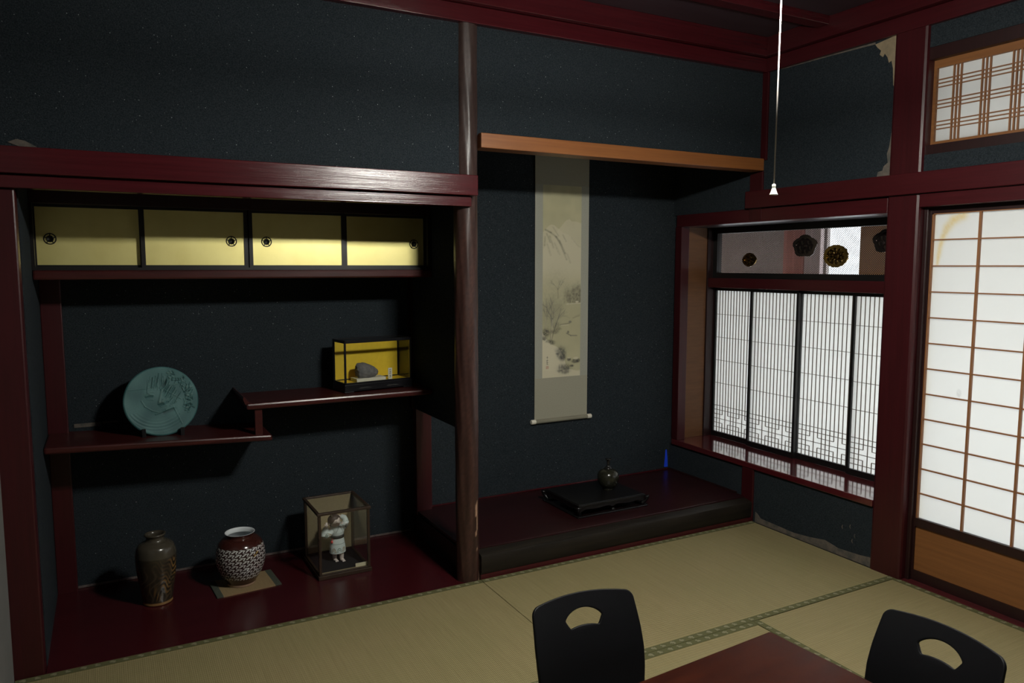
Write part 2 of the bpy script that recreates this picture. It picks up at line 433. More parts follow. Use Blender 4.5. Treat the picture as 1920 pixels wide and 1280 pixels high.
# trims: every beam and post of the setting
tn = [0]
def trim(mat, b, label, bev=0.003):
    tn[0] += 1
    return sbox('trim_%d' % tn[0], mat, b, label, 'beam', bev)
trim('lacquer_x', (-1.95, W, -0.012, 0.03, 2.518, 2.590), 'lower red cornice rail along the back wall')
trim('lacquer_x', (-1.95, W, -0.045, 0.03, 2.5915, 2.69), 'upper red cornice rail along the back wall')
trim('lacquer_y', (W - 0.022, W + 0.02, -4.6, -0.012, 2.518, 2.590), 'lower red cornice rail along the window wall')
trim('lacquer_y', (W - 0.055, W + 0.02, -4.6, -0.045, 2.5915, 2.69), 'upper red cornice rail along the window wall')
for k in range(9):
    y = -0.405 - 0.45 * k
    trim('lacquer_x', (-1.95, W - 0.055, y - 0.035, y + 0.035, 2.648, 2.692), 'red batten under the ceiling boards, row %d from the back wall' % (k + 1))
trim('lacquer_x', (-1.95, -0.030, -0.050, 0.03, 1.7765, 1.865), 'upper red lintel board over the shelf recess')
trim('lacquer_x', (-1.95, -0.050, -0.024, 0.03, 1.730, 1.7735), 'lower red lintel board over the shelf recess')
trim('orange_wood_x', (0.004, W - 0.015, -0.012, 0.085, 1.992, 2.057), 'orange wooden beam over the scroll alcove')
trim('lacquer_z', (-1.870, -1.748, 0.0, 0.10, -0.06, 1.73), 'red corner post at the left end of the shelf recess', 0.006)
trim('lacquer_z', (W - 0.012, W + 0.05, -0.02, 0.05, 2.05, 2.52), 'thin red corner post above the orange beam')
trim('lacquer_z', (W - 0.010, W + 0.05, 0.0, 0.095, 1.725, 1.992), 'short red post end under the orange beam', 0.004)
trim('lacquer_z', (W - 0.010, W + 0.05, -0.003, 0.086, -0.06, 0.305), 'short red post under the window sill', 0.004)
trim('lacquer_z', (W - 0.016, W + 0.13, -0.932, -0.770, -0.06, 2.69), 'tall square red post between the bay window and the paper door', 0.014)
trim('lacquer_y', (W - 0.038, W + 0.02, -4.6, 0.10, 1.792, 1.886), 'upper red lintel along the window wall')
trim('lacquer_y', (W - 0.020, W + 0.09, -4.6, -0.932, 1.732, 1.790), 'red head rail over the paper doors')
trim('lacquer_y', (W - 0.008, W + 0.12, -0.770, 0.712, 1.716, 1.790), 'red head rail over the bay window')
trim('recess_dark', (W + 0.12, 2.10, -0.770, 0.712, 1.716, 1.80), 'dark soffit inside the bay window')
trim('dark_lacquer', (W + 0.02, W + 0.10, -0.952, -0.932, 0.0, 1.732), 'dark door jamb beside the tall red post')
trim('dark_lacquer', (W + 0.004, W + 0.05, -0.918, -0.885, 1.886, 2.518), 'thin dark post beside the transom window')
trim('lacquer_z', (W - 0.006, W + 0.06, 0.664, 0.722, 0.34, 1.716), 'red jamb at the far side of the bay window', 0.003)
trim('tan_board', (W + 0.06, 1.985, 0.690, 0.712, 0.34, 1.716), 'tan board lining the side of the bay window', 0.001)
trim('dark_lacquer', (1.985, 2.10, 0.680, 0.712, 0.34, 1.80), 'dark frame strip at the far side of the bay window')
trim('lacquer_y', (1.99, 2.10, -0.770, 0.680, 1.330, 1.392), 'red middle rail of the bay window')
trim('lacquer_z', (-1.745, -1.665, AB - 0.035, AB, -0.06, 1.41), 'dim red corner post at the back left of the shelf recess')
trim('lacquer_z', (-0.045, 0.045, 0.705, 0.75, 0.0, 0.70), 'red stub post under the back of the partition')
trim('dark_lacquer', (-0.056, -0.045, AB - 0.055, AB, 0.70, 1.41), 'thin dark strip in the back right corner of the shelf recess', 0.001)
trim('lacquer_x', (-0.045, W, 0.738, 0.746, 0.1315, 0.139), 'thin red strip at the foot of the scroll alcove wall', 0.001)
trim('rail_red', (W - 0.006, W + 0.10, -4.6, -0.932, -0.06, 0.003), 'worn door sill track at floor level', 0.002)
trim('grey_dust', (-1.745, -0.05, AB - 0.004, AB + 0.01, 0.0012, 0.011), 'dusty gap line at the foot of the recess wall', 0.0)
trim('dark_lacquer', (W - 0.012, W + 0.002, 0.13, 0.745, 0.131, 0.140), 'thin dark line where alcove floor meets the window wall', 0.0)  # narrow near-black strip along the joint
sill = sbox('window_sill', 'sill_gloss', (W - 0.014, 2.10, -0.770, 0.712, 0.306, 0.340), 'glossy red sill board of the bay window', 'sill', 0.004)

# alcove post (natural log)
def bark_post():
    n, m = 48, 220
    H = 2.60; vs = []; fs = []; cs = []
    rnd = np.random.RandomState(3)
    A = rnd.rand(8) * 6.28
    chips = [(-1.10, 0.40, 0.10, 0.045), (-1.05, 0.335, 0.06, 0.03), (-1.0, 0.215, 0.05, 0.018), (-0.7, 0.045, 0.10, 0.05), (-1.2, 0.02, 0.08, 0.03), (-0.4, 0.07, 0.07, 0.03), (-1.15, 0.29, 0.03, 0.02), (-0.5, 0.13, 0.05, 0.02), (-1.0, 0.46, 0.025, 0.03)]
    for j in range(m + 1):
        z = H * j / m
        for k in range(n):
            a = 2 * math.pi * k / n
            r = 0.0535 + 0.0012 * math.sin(3 * a + z * 2 + A[0]) + 0.001 * math.sin(7 * a - z * 5 + A[1]) + 0.0008 * math.sin(11 * a + z * 17 + A[2])
            vs.append((r * math.cos(a), r * math.sin(a), z))
            q = 0.5 + 0.25 * math.sin(9 * a + 3 * math.sin(z * 3.1 + A[3])) + 0.25 * math.sin(5 * a - 4 * math.sin(z * 4.3 + A[4]))
            g = rnd.rand()
            c = np.array((0.026, 0.011, 0.009)) * (1 - q) + np.array((0.052, 0.022, 0.017)) * q
            c = c * (0.75 + 0.5 * g)
            fade = min(max((z - 1.6) / 0.5, 0), 1)
            c = c * (1 - fade) + np.array((0.042, 0.026, 0.023)) * (0.8 + 0.4 * g) * fade
            for (ca, cz, da, dz) in chips:
                e = ((a - (ca % (2 * math.pi))) / da) ** 2 + ((z - cz) / dz) ** 2
                if e < 0.75 + 0.55 * rnd.rand(): c = np.array((0.42, 0.25, 0.17)) * (0.8 + 0.3 * g)
            cs.append(c)
    for j in range(m):
        for k in range(n):
            k2 = (k + 1) % n
            fs.append((j * n + k, j * n + k2, (j + 1) * n + k2, (j + 1) * n + k))
    b = MB().add(vs, fs)
    b.f.append(tuple(range(n))[::-1])
    o = obj('alcove_post', b, 'post_bark', smooth=True, colors=cs)
    o.location = (-0.045, 0.05, -0.06)
    return struct(o, 'round dark brown log post between the shelf recess and the scroll alcove', 'post')
bark_post()

# ------------------------------------------------------------------ recess floor and alcove platform
tag(obj('recess_floorboard', MB().box(-1.747, -0.05, 0.002, AB - 0.001, -0.055, 0.0), 'lacquer_board', bev=0.002), 'glossy dark red floorboard of the shelf recess under the vases', 'floorboard')
pl = thing('alcove_platform', 'raised dark red platform floor of the scroll alcove with a bark-edged front beam', 'platform', (0.9, 0.0, 0.0))
obj('platform_board', MB().box(-0.04, W - 0.002, 0.062, 0.744, 0.112, 0.131), 'platform_gloss', pl, bev=0.002)
bp_ = [(0.06, 0.022), (0.006, 0.022), (0.0, 0.035), (0.0, 0.104), (0.003, 0.112), (0.012, 0.116), (0.03, 0.120), (0.06, 0.124)]
fb = MB()
N = 60
for i in range(N + 1):
    x = 0.004 + (W - 0.008) * i / N
    w = 0.001 * math.sin(x * 9) + 0.0008 * math.sin(x * 23 + 1)
    fb.v += [(x, y, z + (w if z > 0.09 else 0)) for y, z in bp_]
L_ = len(bp_)
for i in range(N):
    for q in range(L_):
        q2 = (q + 1) % L_
        fb.f.append((i * L_ + q, i * L_ + q2, (i + 1) * L_ + q2, (i + 1) * L_ + q))
fb.f += [tuple(range(L_)), tuple(range(N * L_, (N + 1) * L_))[::-1]]
smooth_angle(obj('front_beam', fb, 'beam_bark', pl, 'dark bark-edged beam'))
obj('foot_strip', MB().box(0.004, W - 0.004, 0.004, 0.06, -0.055, 0.0215), 'lacquer_x', pl)
obj('side_board', MB().box(-0.048, -0.028, 0.095, 0.744, -0.055, 0.1115), 'dark_lacquer', pl)

# ------------------------------------------------------------------ tatami mats
def border_strip(x0, x1, y0, y1, along):
    L = (x1 - x0) if along == 'x' else (y1 - y0)
    wd = (y1 - y0) if along == 'x' else (x1 - x0)
    nu = int(L / 0.0035); nv = 9
    vs, cs, fs = [], [], []
    for i in range(nu + 1):
        for j in range(nv + 1):
            u = L * i / nu; v = wd * j / nv
            vs.append((x0 + u, y0 + v, 0.0012) if along == 'x' else (x0 + v, y0 + u, 0.0012))
            c = np.array((0.092, 0.090, 0.032))
            t = (u / 0.047) % 1.0; s = v / wd
            if int(u / 0.047) % 2 == 0:
                e = ((t - 0.5) / 0.24) ** 2 + ((s - 0.60) / 0.20) ** 2
                e2 = ((t - 0.62) / 0.12) ** 2 + ((s - 0.36) / 0.16) ** 2
            else:
                e = ((t - 0.5) / 0.20) ** 2 + ((s - 0.42) / 0.17) ** 2
                e2 = ((t - 0.38) / 0.12) ** 2 + ((s - 0.66) / 0.14) ** 2
            if min(e, e2) < 1: c = np.array((0.225, 0.205, 0.125))
            elif min(e, e2) < 1.7: c = np.array((0.055, 0.062, 0.023))
            cs.append(c)
    for i in range(nu):
        for j in range(nv):
            a = i * (nv + 1) + j
            fs.append((a, a + nv + 1, a + nv + 2, a + 1))
    n0 = len(vs)
    b = MB().add(vs, fs)
    # skirt so the cloth has thickness
    b.v += [(x0, y0, -0.002), (x1, y0, -0.002), (x1, y1, -0.002), (x0, y1, -0.002)]
    cs += [np.array((0.078, 0.080, 0.030))] * 4
    if along == 'x': cor = (0, nu * (nv + 1), nu * (nv + 1) + nv, nv)
    else: cor = (0, nv, nu * (nv + 1) + nv, nu * (nv + 1))
    for q in range(4):
        q2 = (q + 1) % 4
        b.f.append((cor[q], cor[q2], n0 + q2, n0 + q))
    return b, cs
def tatami(x0, x1, y0, y1, along, label):
    g = 0.0012
    x0 += g; x1 -= g; y0 += g; y1 -= g
    t = thing('tatami_mat', label, 'tatami mat', ((x0 + x1) / 2, (y0 + y1) / 2, -0.06), 0, 'tatami mats on the floor')
    obj('straw_surface', MB().box(x0, x1, y0, y1, -0.06, -0.0005), 'tatami_' + along, t, bev=0.002)
    bw = 0.031
    for s in ((0, 1)):
        if along == 'x': q = (x0, x1, y0, y0 + bw) if s == 0 else (x0, x1, y1 - bw, y1)
        else: q = (x0, x0 + bw, y0, y1) if s == 0 else (x1 - bw, x1, y0, y1)
        b, cs = border_strip(*q, along)
        obj('cloth_border', b, 'border_cloth', t, colors=cs, recalc=False, label='olive green patterned cloth border')
    return t
XS = W - 0.008
tatami(0.0, XS, -0.91, 0.0, 'x', 'long tatami mat in front of the scroll alcove platform')
tatami(-1.841, 0.0, -0.91, 0.0, 'x', 'long tatami mat in front of the shelf recess with the vases')
tatami(0.812, XS, -2.70, -0.91, 'y', 'tatami mat along the white paper door, under the right-hand floor chair')
tatami(-0.98, 0.812, -1.82, -0.91, 'x', 'tatami mat running under the low red table')
tatami(-0.98, 0.812, -2.73, -1.82, 'x', 'tatami mat in front of the low table, nearer the viewer')
tatami(-1.841, -0.98, -2.73, -0.91, 'y', 'tatami mat along the pale left side wall')
tatami(-1.841, -0.0, -3.64, -2.73, 'x', 'tatami mat under the viewer on the left')
tatami(0.0, XS, -3.64, -2.73, 'x', 'tatami mat under the viewer on the right')
tatami(-1.841, 0.0, -4.55, -3.64, 'x', 'tatami mat by the rear wall on the left')
tatami(0.0, XS, -4.55, -3.64, 'x', 'tatami mat by the rear wall on the right')

# ------------------------------------------------------------------ wall cabinet with gold doors
cab = thing('wall_cabinet', 'long wall cabinet with four gold sliding doors under the red lintel', 'cabinet', (-0.9, 0.46, 1.41))
obj('bottom_board', MB().box(-1.744, -0.046, 0.450, AB - 0.001, 1.412, 1.451), 'shelf_wood', cab, bev=0.008)
obj('top_rail', MB().box(-1.744, -0.046, 0.462, 0.53, 1.716, 1.80), 'dark_lacquer', cab, bev=0.002)
cb = MB()
cb.box(-1.744, -0.046, 0.458, 0.53, 1.451, 1.462)
cb.box(-1.7445, -1.733, 0.458, 0.53, 1.462, 1.716).box(-0.066, -0.0455, 0.458, 0.53, 1.462, 1.716)
cb.box(-1.744, -0.046, AB - 0.02, AB - 0.002, 1.451, 1.80)
obj('body', cb, 'black_frame', cab)
def gold_door(x0, x1, y, px):
    d = obj('door', MB().box(x0, x1, y, y + 0.012, 1.470, 1.708), 'gold_leaf', cab, 'gold leaf sliding door')
    fr = MB(); ft = 0.008
    fr.box(x0 - 0.012, x0 + 0.004, y - 0.004, y + 0.013, 1.462, 1.716).box(x1 - 0.004, x1 + 0.012, y - 0.004, y + 0.013, 1.462, 1.716)
    fr.box(x0 + 0.004, x1 - 0.004, y - 0.004, y + 0.013, 1.462, 1.472).box(x0 + 0.004, x1 - 0.004, y - 0.004, y + 0.013, 1.704, 1.716)
    obj('door_frame', fr, 'black_frame', d)
    T = Matrix.Translation((px, y, 1.577)) @ Matrix.Rotation(R(90), 4, 'X')
    h = MB()
    h.tube([(0.021 * math.cos(a), 0.021 * math.sin(a), 0.001) for a in [2 * math.pi * k / 28 for k in range(28)]], 0.0022, 6, True, T)
    for k in range(5):
        a = R(90 + 72 * k)
        h.tube([(0.011 * math.cos(a), 0.011 * math.sin(a), 0.001), (0.0235 * math.cos(a), 0.0235 * math.sin(a), 0.001)], 0.0018, 6, False, T)
    h.lathe([(0.0135, 0.0), (0.0135, 0.003), (0.010, 0.004), (0.009, 0.0015), (0.001, 0.001)], 24, T)
    o = obj('ring_pull', h, 'pull_metal', d, smooth=True)
    return d
gold_door(-1.731, -1.352, 0.494, -1.679)
gold_door(-1.340, -0.934, 0.472, -0.991)
gold_door(-0.905, -0.494, 0.472, -0.841)
gold_door(-0.470, -0.072, 0.494, -0.126)

# ------------------------------------------------------------------ staggered shelves
sh = thing('wall_shelf', 'lower dark red wall shelf on the left, under the teal relief plate', 'shelf', (-1.3, 0.6, 0.69), 0, 'staggered wall shelves')
sh2 = thing('wall_shelf', 'upper dark red wall shelf on the right with a curled end, under the rock case', 'shelf', (-0.5, 0.6, 0.818), 0, 'staggered wall shelves')
lo = MB()
lo.hexa([(-1.744, 0.452, 0.706), (-0.845, 0.452, 0.667), (-0.845, AB, 0.667), (-1.744, AB, 0.706)],
        [(-1.744, 0.452, 0.735), (-0.845, 0.452, 0.694), (-0.845, AB, 0.694), (-1.744, AB, 0.735)])
obj('board', lo, 'shelf_wood', sh, bev=0.008)
obj('board', MB().box(-0.955, -0.046, 0.452, AB, 0.818, 0.847), 'shelf_wood', sh2, bev=0.009)
obj('curled_end', MB().prism([(-0.930, 0.8465), (-0.944, 0.853), (-0.952, 0.862), (-0.958, 0.874), (-0.965, 0.878), (-0.967, 0.868), (-0.962, 0.852), (-0.956, 0.840), (-0.940, 0.8465)], 'y', 0.462, AB), 'shelf_wood', sh2)
obj('strut', MB().hexa([(-0.917, 0.470, 0.694), (-0.884, 0.470, 0.694), (-0.884, 0.503, 0.694), (-0.917, 0.503, 0.694)],
                       [(-0.917, 0.470, 0.819), (-0.884, 0.470, 0.819), (-0.884, 0.503, 0.819), (-0.917, 0.503, 0.819)]), 'shelf_wood', sh, bev=0.002)

# ------------------------------------------------------------------ bay window: four lattice screens
def lattice_screen(y1, y0, x, label):
    # y1 = far edge (larger y), y0 = near edge; screen stands in the plane x
    zb, zt = 0.341, 1.329
    t = thing('lattice_screen', label, 'sliding screen', (x, (y0 + y1) / 2, zb), 0, 'lattice screens of the bay window')
    st = 0.015
    fr = MB()
    fr.box(x - 0.011, x + 0.011, y1 - st, y1, zb, zt).box(x - 0.011, x + 0.011, y0, y0 + st, zb, zt)
    fr.box(x - 0.011, x + 0.011, y0 + st, y1 - st, zb, 0.374).box(x - 0.011, x + 0.011, y0 + st, y1 - st, 1.310, zt)
    obj('frame', fr, 'black_frame', t)
    a, b = y0 + st, y1 - st
    n = 13
    dy = (b - a) / n
    lt = MB()
    hw = 0.0015
    zl, zh = 0.374, 1.310
    z_pat = 0.548; rows = 6
    dz = (z_pat - zl) / rows
    def vbar(i, z0, z1):
        y = a + dy * i
        lt.box(x - 0.003, x + 0.002, y - hw, y + hw, z0, z1)
    def hbar(z, i0, i1, w=0.0011):
        lt.box(x - 0.0026, x + 0.002, a + dy * i0, a + dy * i1, z - w, z + w)
    for i in range(1, n):
        vbar(i, z_pat, zh)
    k = 1
    while z_pat + 0.006 + 0.1515 * k < zh:
        hbar(z_pat + 0.0 + 0.1515 * k, 0, n); k += 1
    # plus-shaped openings of the bottom border
    cells = set()
    for c in (3, 9):
        for i in range(-2, 2):
            for j in range(-2, 2):
                if not (i in (-2, 1) and j in (-2, 1)): cells.add((c + i, 3 + j))
    for i in range(1, n):
        for j in range(rows):
            if (i - 1, j) in cells and (i, j) in cells and i not in (3, 9): continue
            vbar(i, zl + dz * j, zl + dz * (j + 1))
    for j in range(1, rows + 1):
        for i in range(n):
            if (i, j - 1) in cells and (i, j) in cells and j != 3: continue
            hbar(zl + dz * j, i, i + 1, 0.0013)
    obj('lattice', lt, 'lattice_wood', t)
    obj('paper', MB().box(x + 0.002, x + 0.0032, y0 + st - 0.004, y1 - st + 0.004, zb + 0.03, zt - 0.016), 'shoji_paper', t, label='white backing paper')
    return t
lattice_screen(0.680, 0.325, 2.062, 'lattice paper screen at the far end of the bay window, nearest the hanging scroll')
lattice_screen(0.343, -0.030, 2.038, 'second lattice paper screen of the bay window from the hanging scroll')
lattice_screen(-0.018, -0.405, 2.062, 'third lattice paper screen of the bay window from the hanging scroll')
lattice_screen(-0.390, -0.768, 2.038, 'lattice paper screen partly hidden behind the tall red post')

# pierced metal transom with round fittings
tr = thing('transom_panel', 'pierced metal transom panel with round openwork ornaments above the lattice screens', 'transom panel', (2.05, -0.04, 1.392))
fr = MB()
fr.box(2.03, 2.07, -0.770, 0.680, 1.392, 1.425).box(2.03, 2.07, -0.770, 0.680, 1.678, 1.716)
fr.box(2.03, 2.07, 0.645, 0.680, 1.425, 1.678).box(2.03, 2.07, -0.770, -0.745, 1.425, 1.678)
obj('frame', fr, 'black_frame', tr)
ms = MB()
ya, yb, za, zb2 = -0.745, 0.645, 1.425, 1.678
P = 0.0118; hw = 0.0027 / 2
for sgn in (1, -1):
    k = -60
    while k < 300:
        c0 = ya - 0.5 + k * P if sgn > 0 else ya + k * P
        # line: y = c0 + s ; z = za + s   (sgn +)   or   y = c0 - s
        s0, s1 = 0.0, zb2 - za
        if sgn > 0: s0 = max(s0, ya - c0); s1 = min(s1, yb - c0)
        else: s0 = max(s0, c0 - yb); s1 = min(s1, c0 - ya)
        if s1 - s0 > 0.002:
            p0 = (c0 + sgn * s0, za + s0); p1 = (c0 + sgn * s1, za + s1)
            h = hw * 1.42
            ms.prism([(p0[0] - h, p0[1]), (p0[0] + h, p0[1]), (p1[0] + h, p1[1]), (p1[0] - h, p1[1])], 'x', 2.0495 + 0.0004 * sgn, 2.0505 + 0.0004 * sgn)
        k += 1
obj('pierced_sheet', ms, 'mesh_metal', tr)
def plate_ring(poly_out, poly_in, x0, x1):
    n = len(poly_out); b = MB()
    b.v = [(x0, p[0], p[1]) for p in poly_out] + [(x0, p[0], p[1]) for p in poly_in] + [(x1, p[0], p[1]) for p in poly_out] + [(x1, p[0], p[1]) for p in poly_in]
    for i in range(n):
        j = (i + 1) % n
        b.f += [(i, j, n + j, n + i), (2 * n + i, 3 * n + i, 3 * n + j, 2 * n + j), (i, 2 * n + i, 2 * n + j, j), (n + i, n + j, 3 * n + j, 3 * n + i)]
    return b
def medallion(y, z, ry, rz, kind, mat, label):
    n = 72
    def rr(a):
        if kind == 'plum': return 1 + 0.07 * math.cos(5 * a - math.pi / 2) - 0.05 * math.exp(-((a - math.pi / 2) / 0.16) ** 2)
        if kind == 'sun': return 1 + 0.05 * abs(math.sin(8 * a))
        return 1 + 0.025 * math.cos(4 * a)
    out = [(y + ry * rr(2 * math.pi * k / n) * math.cos(2 * math.pi * k / n), z + rz * rr(2 * math.pi * k / n) * math.sin(2 * math.pi * k / n)) for k in range(n)]
    inn = [(y + (p[0] - y) * 0.74, z + (p[1] - z) * 0.74) for p in out]
    b = plate_ring(out, inn, 2.040, 2.047)
    def petal(a, r0, r1, w):
        pts = []
        for k in range(12):
            t = 2 * math.pi * k / 12
            rad = (r0 + r1) / 2 + (r1 - r0) / 2 * math.cos(t); lat = w * math.sin(t)
            pts.append((y + ry * (rad * math.cos(a) - lat * math.sin(a)), z + rz * (rad * math.sin(a) + lat * math.cos(a))))
        n0 = len(b.v); cy_ = sum(p[0] for p in pts) / 12; cz_ = sum(p[1] for p in pts) / 12
        b.v += [(2.0446, p[0], p[1]) for p in pts] + [(2.0400, cy_ + (p[0] - cy_) * 0.6, cz_ + (p[1] - cz_) * 0.6) for p in pts] + [(2.0385, cy_, cz_)]
        for q in range(12):
            q2 = (q + 1) % 12
            b.f += [(n0 + q, n0 + q2, n0 + 12 + q2, n0 + 12 + q), (n0 + 12 + q, n0 + 12 + q2, n0 + 24)]
    if kind == 'sun':
        for k in range(10): petal(2 * math.pi * k / 10 + 0.2, 0.22, 0.80, 0.15)
        petal(0, -0.24, 0.24, 0.24)
    elif kind == 'plum':
        for k in range(5): petal(2 * math.pi * k / 5 + 0.94, 0.12, 0.80, 0.36)
        petal(0.4, -0.2, 0.2, 0.2)
    else:
        for k in range(4): petal(math.pi / 2 * k + 0.5, 0.05, 0.80, 0.30)
    b.prism([(y + (p[0] - y) * 0.80, z + (p[1] - z) * 0.80) for p in out], 'x', 2.0445, 2.0475)
    return smooth_angle(obj('round_ornament', b, mat, tr, label), 30)
medallion(0.375, 1.508, 0.056, 0.042, 'clover', 'brass', 'small brass openwork ornament')
medallion(-0.045, 1.584, 0.082, 0.062, 'plum', 'dark_iron', 'black plum-shaped openwork ornament')
medallion(-0.256, 1.524, 0.076, 0.060, 'sun', 'brass', 'brass chrysanthemum openwork ornament')
medallion(-0.560, 1.597, 0.078, 0.060, 'plum', 'dark_iron', 'black openwork ornament half behind the post')

# ------------------------------------------------------------------ paper doors
def paper_door(n, y1, y0, x, label):
    d = struct(obj('door_%d' % n, MB().box(x - 0.014, x + 0.014, y1 - 0.030, y1 - 0.006, 0.004, 1.732).box(x - 0.014, x + 0.014, y0 + 0.006, y0 + 0.03, 0.004, 1.732)
        .box(x - 0.014, x + 0.014, y0 + 0.03, y1 - 0.03, 0.004, 0.052).box(x - 0.014, x + 0.014, y0 + 0.03, y1 - 0.03, 0.262, 0.302)
        .box(x - 0.014, x + 0.014, y0 + 0.03, y1 - 0.03, 1.704, 1.732), 'dark_lacquer'), label, 'door')
    a, b = y0 + 0.03, y1 - 0.03
    tr_ = MB()
    tr_.box(x - 0.012, x + 0.002, b - 0.006, b, 0.302, 1.704).box(x - 0.012, x + 0.002, a, a + 0.006, 0.302, 1.704)
    tr_.box(x - 0.012, x + 0.002, a, b, 1.700, 1.704)
    dy = (b - a) / 4
    for k in range(1, 4):
        y = b - dy * k
        tr_.box(x - 0.010, x + 0.002, y - 0.0045, y + 0.0045, 0.302, 1.704)
    nz = 12
    for k in range(1, nz):
        z = 0.302 + (1.704 - 0.302) * k / nz
        tr_.box(x - 0.008, x + 0.002, a, b, z - 0.0028, z + 0.0028)
    obj('lattice', tr_, 'lattice_orange', d, 'thin orange-brown lattice')
    if n != 1:
        obj('paper', MB().box(x + 0.002, x + 0.003, a - 0.004, b + 0.004, 0.298, 1.708), 'shoji_paper', d, 'white translucent paper')
    else:                                  # this sheet carries a yellow water stain and a small mended spot
        path = [(-1.090, 1.690, 0.020), (-1.050, 1.672, 0.020), (-1.022, 1.640, 0.018), (-1.005, 1.600, 0.013), (-0.995, 1.560, 0.011), (-0.990, 1.520, 0.010), (-0.985, 1.475, 0.006)]
        rs = np.random.RandomState(9); nu, nv = 170, 280
        pb = MB(); cs = []
        for j in range(nv + 1):
            for i in range(nu + 1):
                y = a - 0.004 + (b - a + 0.008) * i / nu; z = 0.298 + 1.41 * j / nv
                pb.v.append((x + 0.0025, y, z)); k = 0.0
                if y > -1.2 and z > 1.4:
                    for (p0, q0, r0), (p1, q1, r1) in zip(path, path[1:]):
                        dx, dy_ = p1 - p0, q1 - q0
                        t = max(0, min(1, ((y - p0) * dx + (z - q0) * dy_) / (dx * dx + dy_ * dy_)))
                        dd = math.hypot(y - p0 - t * dx, z - q0 - t * dy_) / (r0 + (r1 - r0) * t)
                        k = max(k, math.exp(-dd * dd) * (0.55 + 0.45 * rs.rand()))
                k = max(k, 0.35 * math.exp(-(b - y) / 0.012) * (0.6 + 0.4 * math.sin(z * 9)))
                c = np.array((0.86, 0.86, 0.84)) * (1 - k) + np.array((0.83, 0.72, 0.47)) * k
                if math.hypot((y + 1.118) / 0.011, (z - 0.912) / 0.017) < 1: c = c * (0.86 + 0.1 * rs.rand())
                cs.append(c)
        for j in range(nv):
            for i in range(nu):
                q = j * (nu + 1) + i
                pb.f.append((q, q + 1, q + nu + 2, q + nu + 1))
        po = obj('paper', pb, 'stained_paper', d, 'white translucent paper with a yellow water stain', colors=cs)
        po.modifiers.new('thickness', 'SOLIDIFY').thickness = 0.0008
    obj('base_panel', MB().box(x - 0.006, x + 0.002, a, b, 0.052, 0.262), 'orange_wood_y', d, 'orange-brown wooden kick panel')
    return d
D1 = paper_door(1, -0.930, -1.83, 1.802, 'white paper sliding door with thin lattice beside the tall red post')
D2 = paper_door(2, -1.83, -2.75, 1.832, 'white paper sliding door further along the window wall')
# transom window above the doors
x = 1.80
w2 = struct(obj('window_2', MB().box(W + 0.004, x + 0.02, -1.90, -0.918, 2.372, 2.432).box(W + 0.004, x + 0.02, -1.90, -0.918, 1.950, 2.004)
    .box(W + 0.004, x + 0.02, -0.922, -0.900, 2.004, 2.372).box(W + 0.004, x + 0.02, -1.90, -1.875, 2.004, 2.372), 'dark_lacquer', bev=0.002), 'small latticed paper window above the paper door', 'window')
ob = MB()
ob.box(x - 0.012, x + 0.012, -1.875, -0.922, 2.338, 2.372).box(x - 0.012, x + 0.012, -1.875, -0.922, 2.004, 2.020)
ob.box(x - 0.012, x + 0.012, -0.946, -0.922, 2.020, 2.338).box(x - 0.012, x + 0.012, -1.875, -1.855, 2.020, 2.338)
obj('inner_frame', ob, 'orange_wood_y', w2, 'orange wooden frame')
lt = MB()
pz0, pz1, py0, py1 = 2.020, 2.338, -1.855, -0.946
for k in (1, 2, 3):
    zc = pz1 - (pz1 - pz0) * (k - 0.28) / 3.5
    for d in (-0.016, 0, 0.016): lt.box(x - 0.006, x + 0.002, py0, py1, zc + d - 0.0022, zc + d + 0.0022)
for k in range(7):
    yc = -1.035 - 0.122 * k
    for d in (-0.016, 0, 0.016): lt.box(x - 0.008, x + 0.001, yc + d - 0.0028, yc + d + 0.0028, pz0, pz1)
obj('lattice', lt, 'lattice_orange', w2, 'brown lattice of triple bars')
obj('paper', MB().box(x + 0.002, x + 0.003, py0 - 0.005, py1 + 0.005, pz0 - 0.005, pz1 + 0.005), 'shoji_paper', w2, 'white translucent paper')

# ------------------------------------------------------------------ the corridor outside
sbox('floor_corridor', 'hall_floor', (1.95, 3.30, -4.6, 3.0, -0.16, -0.06), 'wooden floor of the corridor outside', 'floor')
sbox('ceiling_corridor', 'white_wall', (1.95, 3.30, -4.6, 3.0, 2.55, 2.65), 'ceiling of the corridor outside', 'ceiling')
HX = 3.0
hw_ = MB()
hw_.box(HX, HX + 0.1, -4.6, 3.0, -0.06, 0.02)
hw_.box(HX, HX + 0.1, 0.585, 3.0, 1.36, 2.55)
hw_.box(HX, HX + 0.1, -4.6, 0.300, 1.36, 2.55)
hw_.box(HX, HX + 0.1, 0.300, 0.585, 2.10, 2.55)
hw_.box(1.95, HX + 0.1, 2.9, 3.0, -0.06, 2.55)
hw_.box(1.95, HX + 0.1, -4.7, -4.6, -0.06, 2.55)
hw_.box(2.0, 2.1, 0.80, 3.0, -0.06, 2.65)
struct(obj('wall_corridor', hw_, 'hall_wall'), 'outer wall of the corridor seen through the pierced transom', 'wall')
struct(obj('daylight_panel', MB().box(HX + 0.03, HX + 0.05, -4.6, 2.9, 0.02, 1.36), 'daylight_glow'), 'unseen low glowing panel added as daylight behind the paper screens and doors', 'window')  # glowing panel added below the transom view to light the papers from behind
struct(obj('window_4', MB().box(HX + 0.03, HX + 0.05, 0.300, 0.585, 1.36, 2.10), 'daylight_glow'), 'bright corridor window strip behind the transom', 'window')
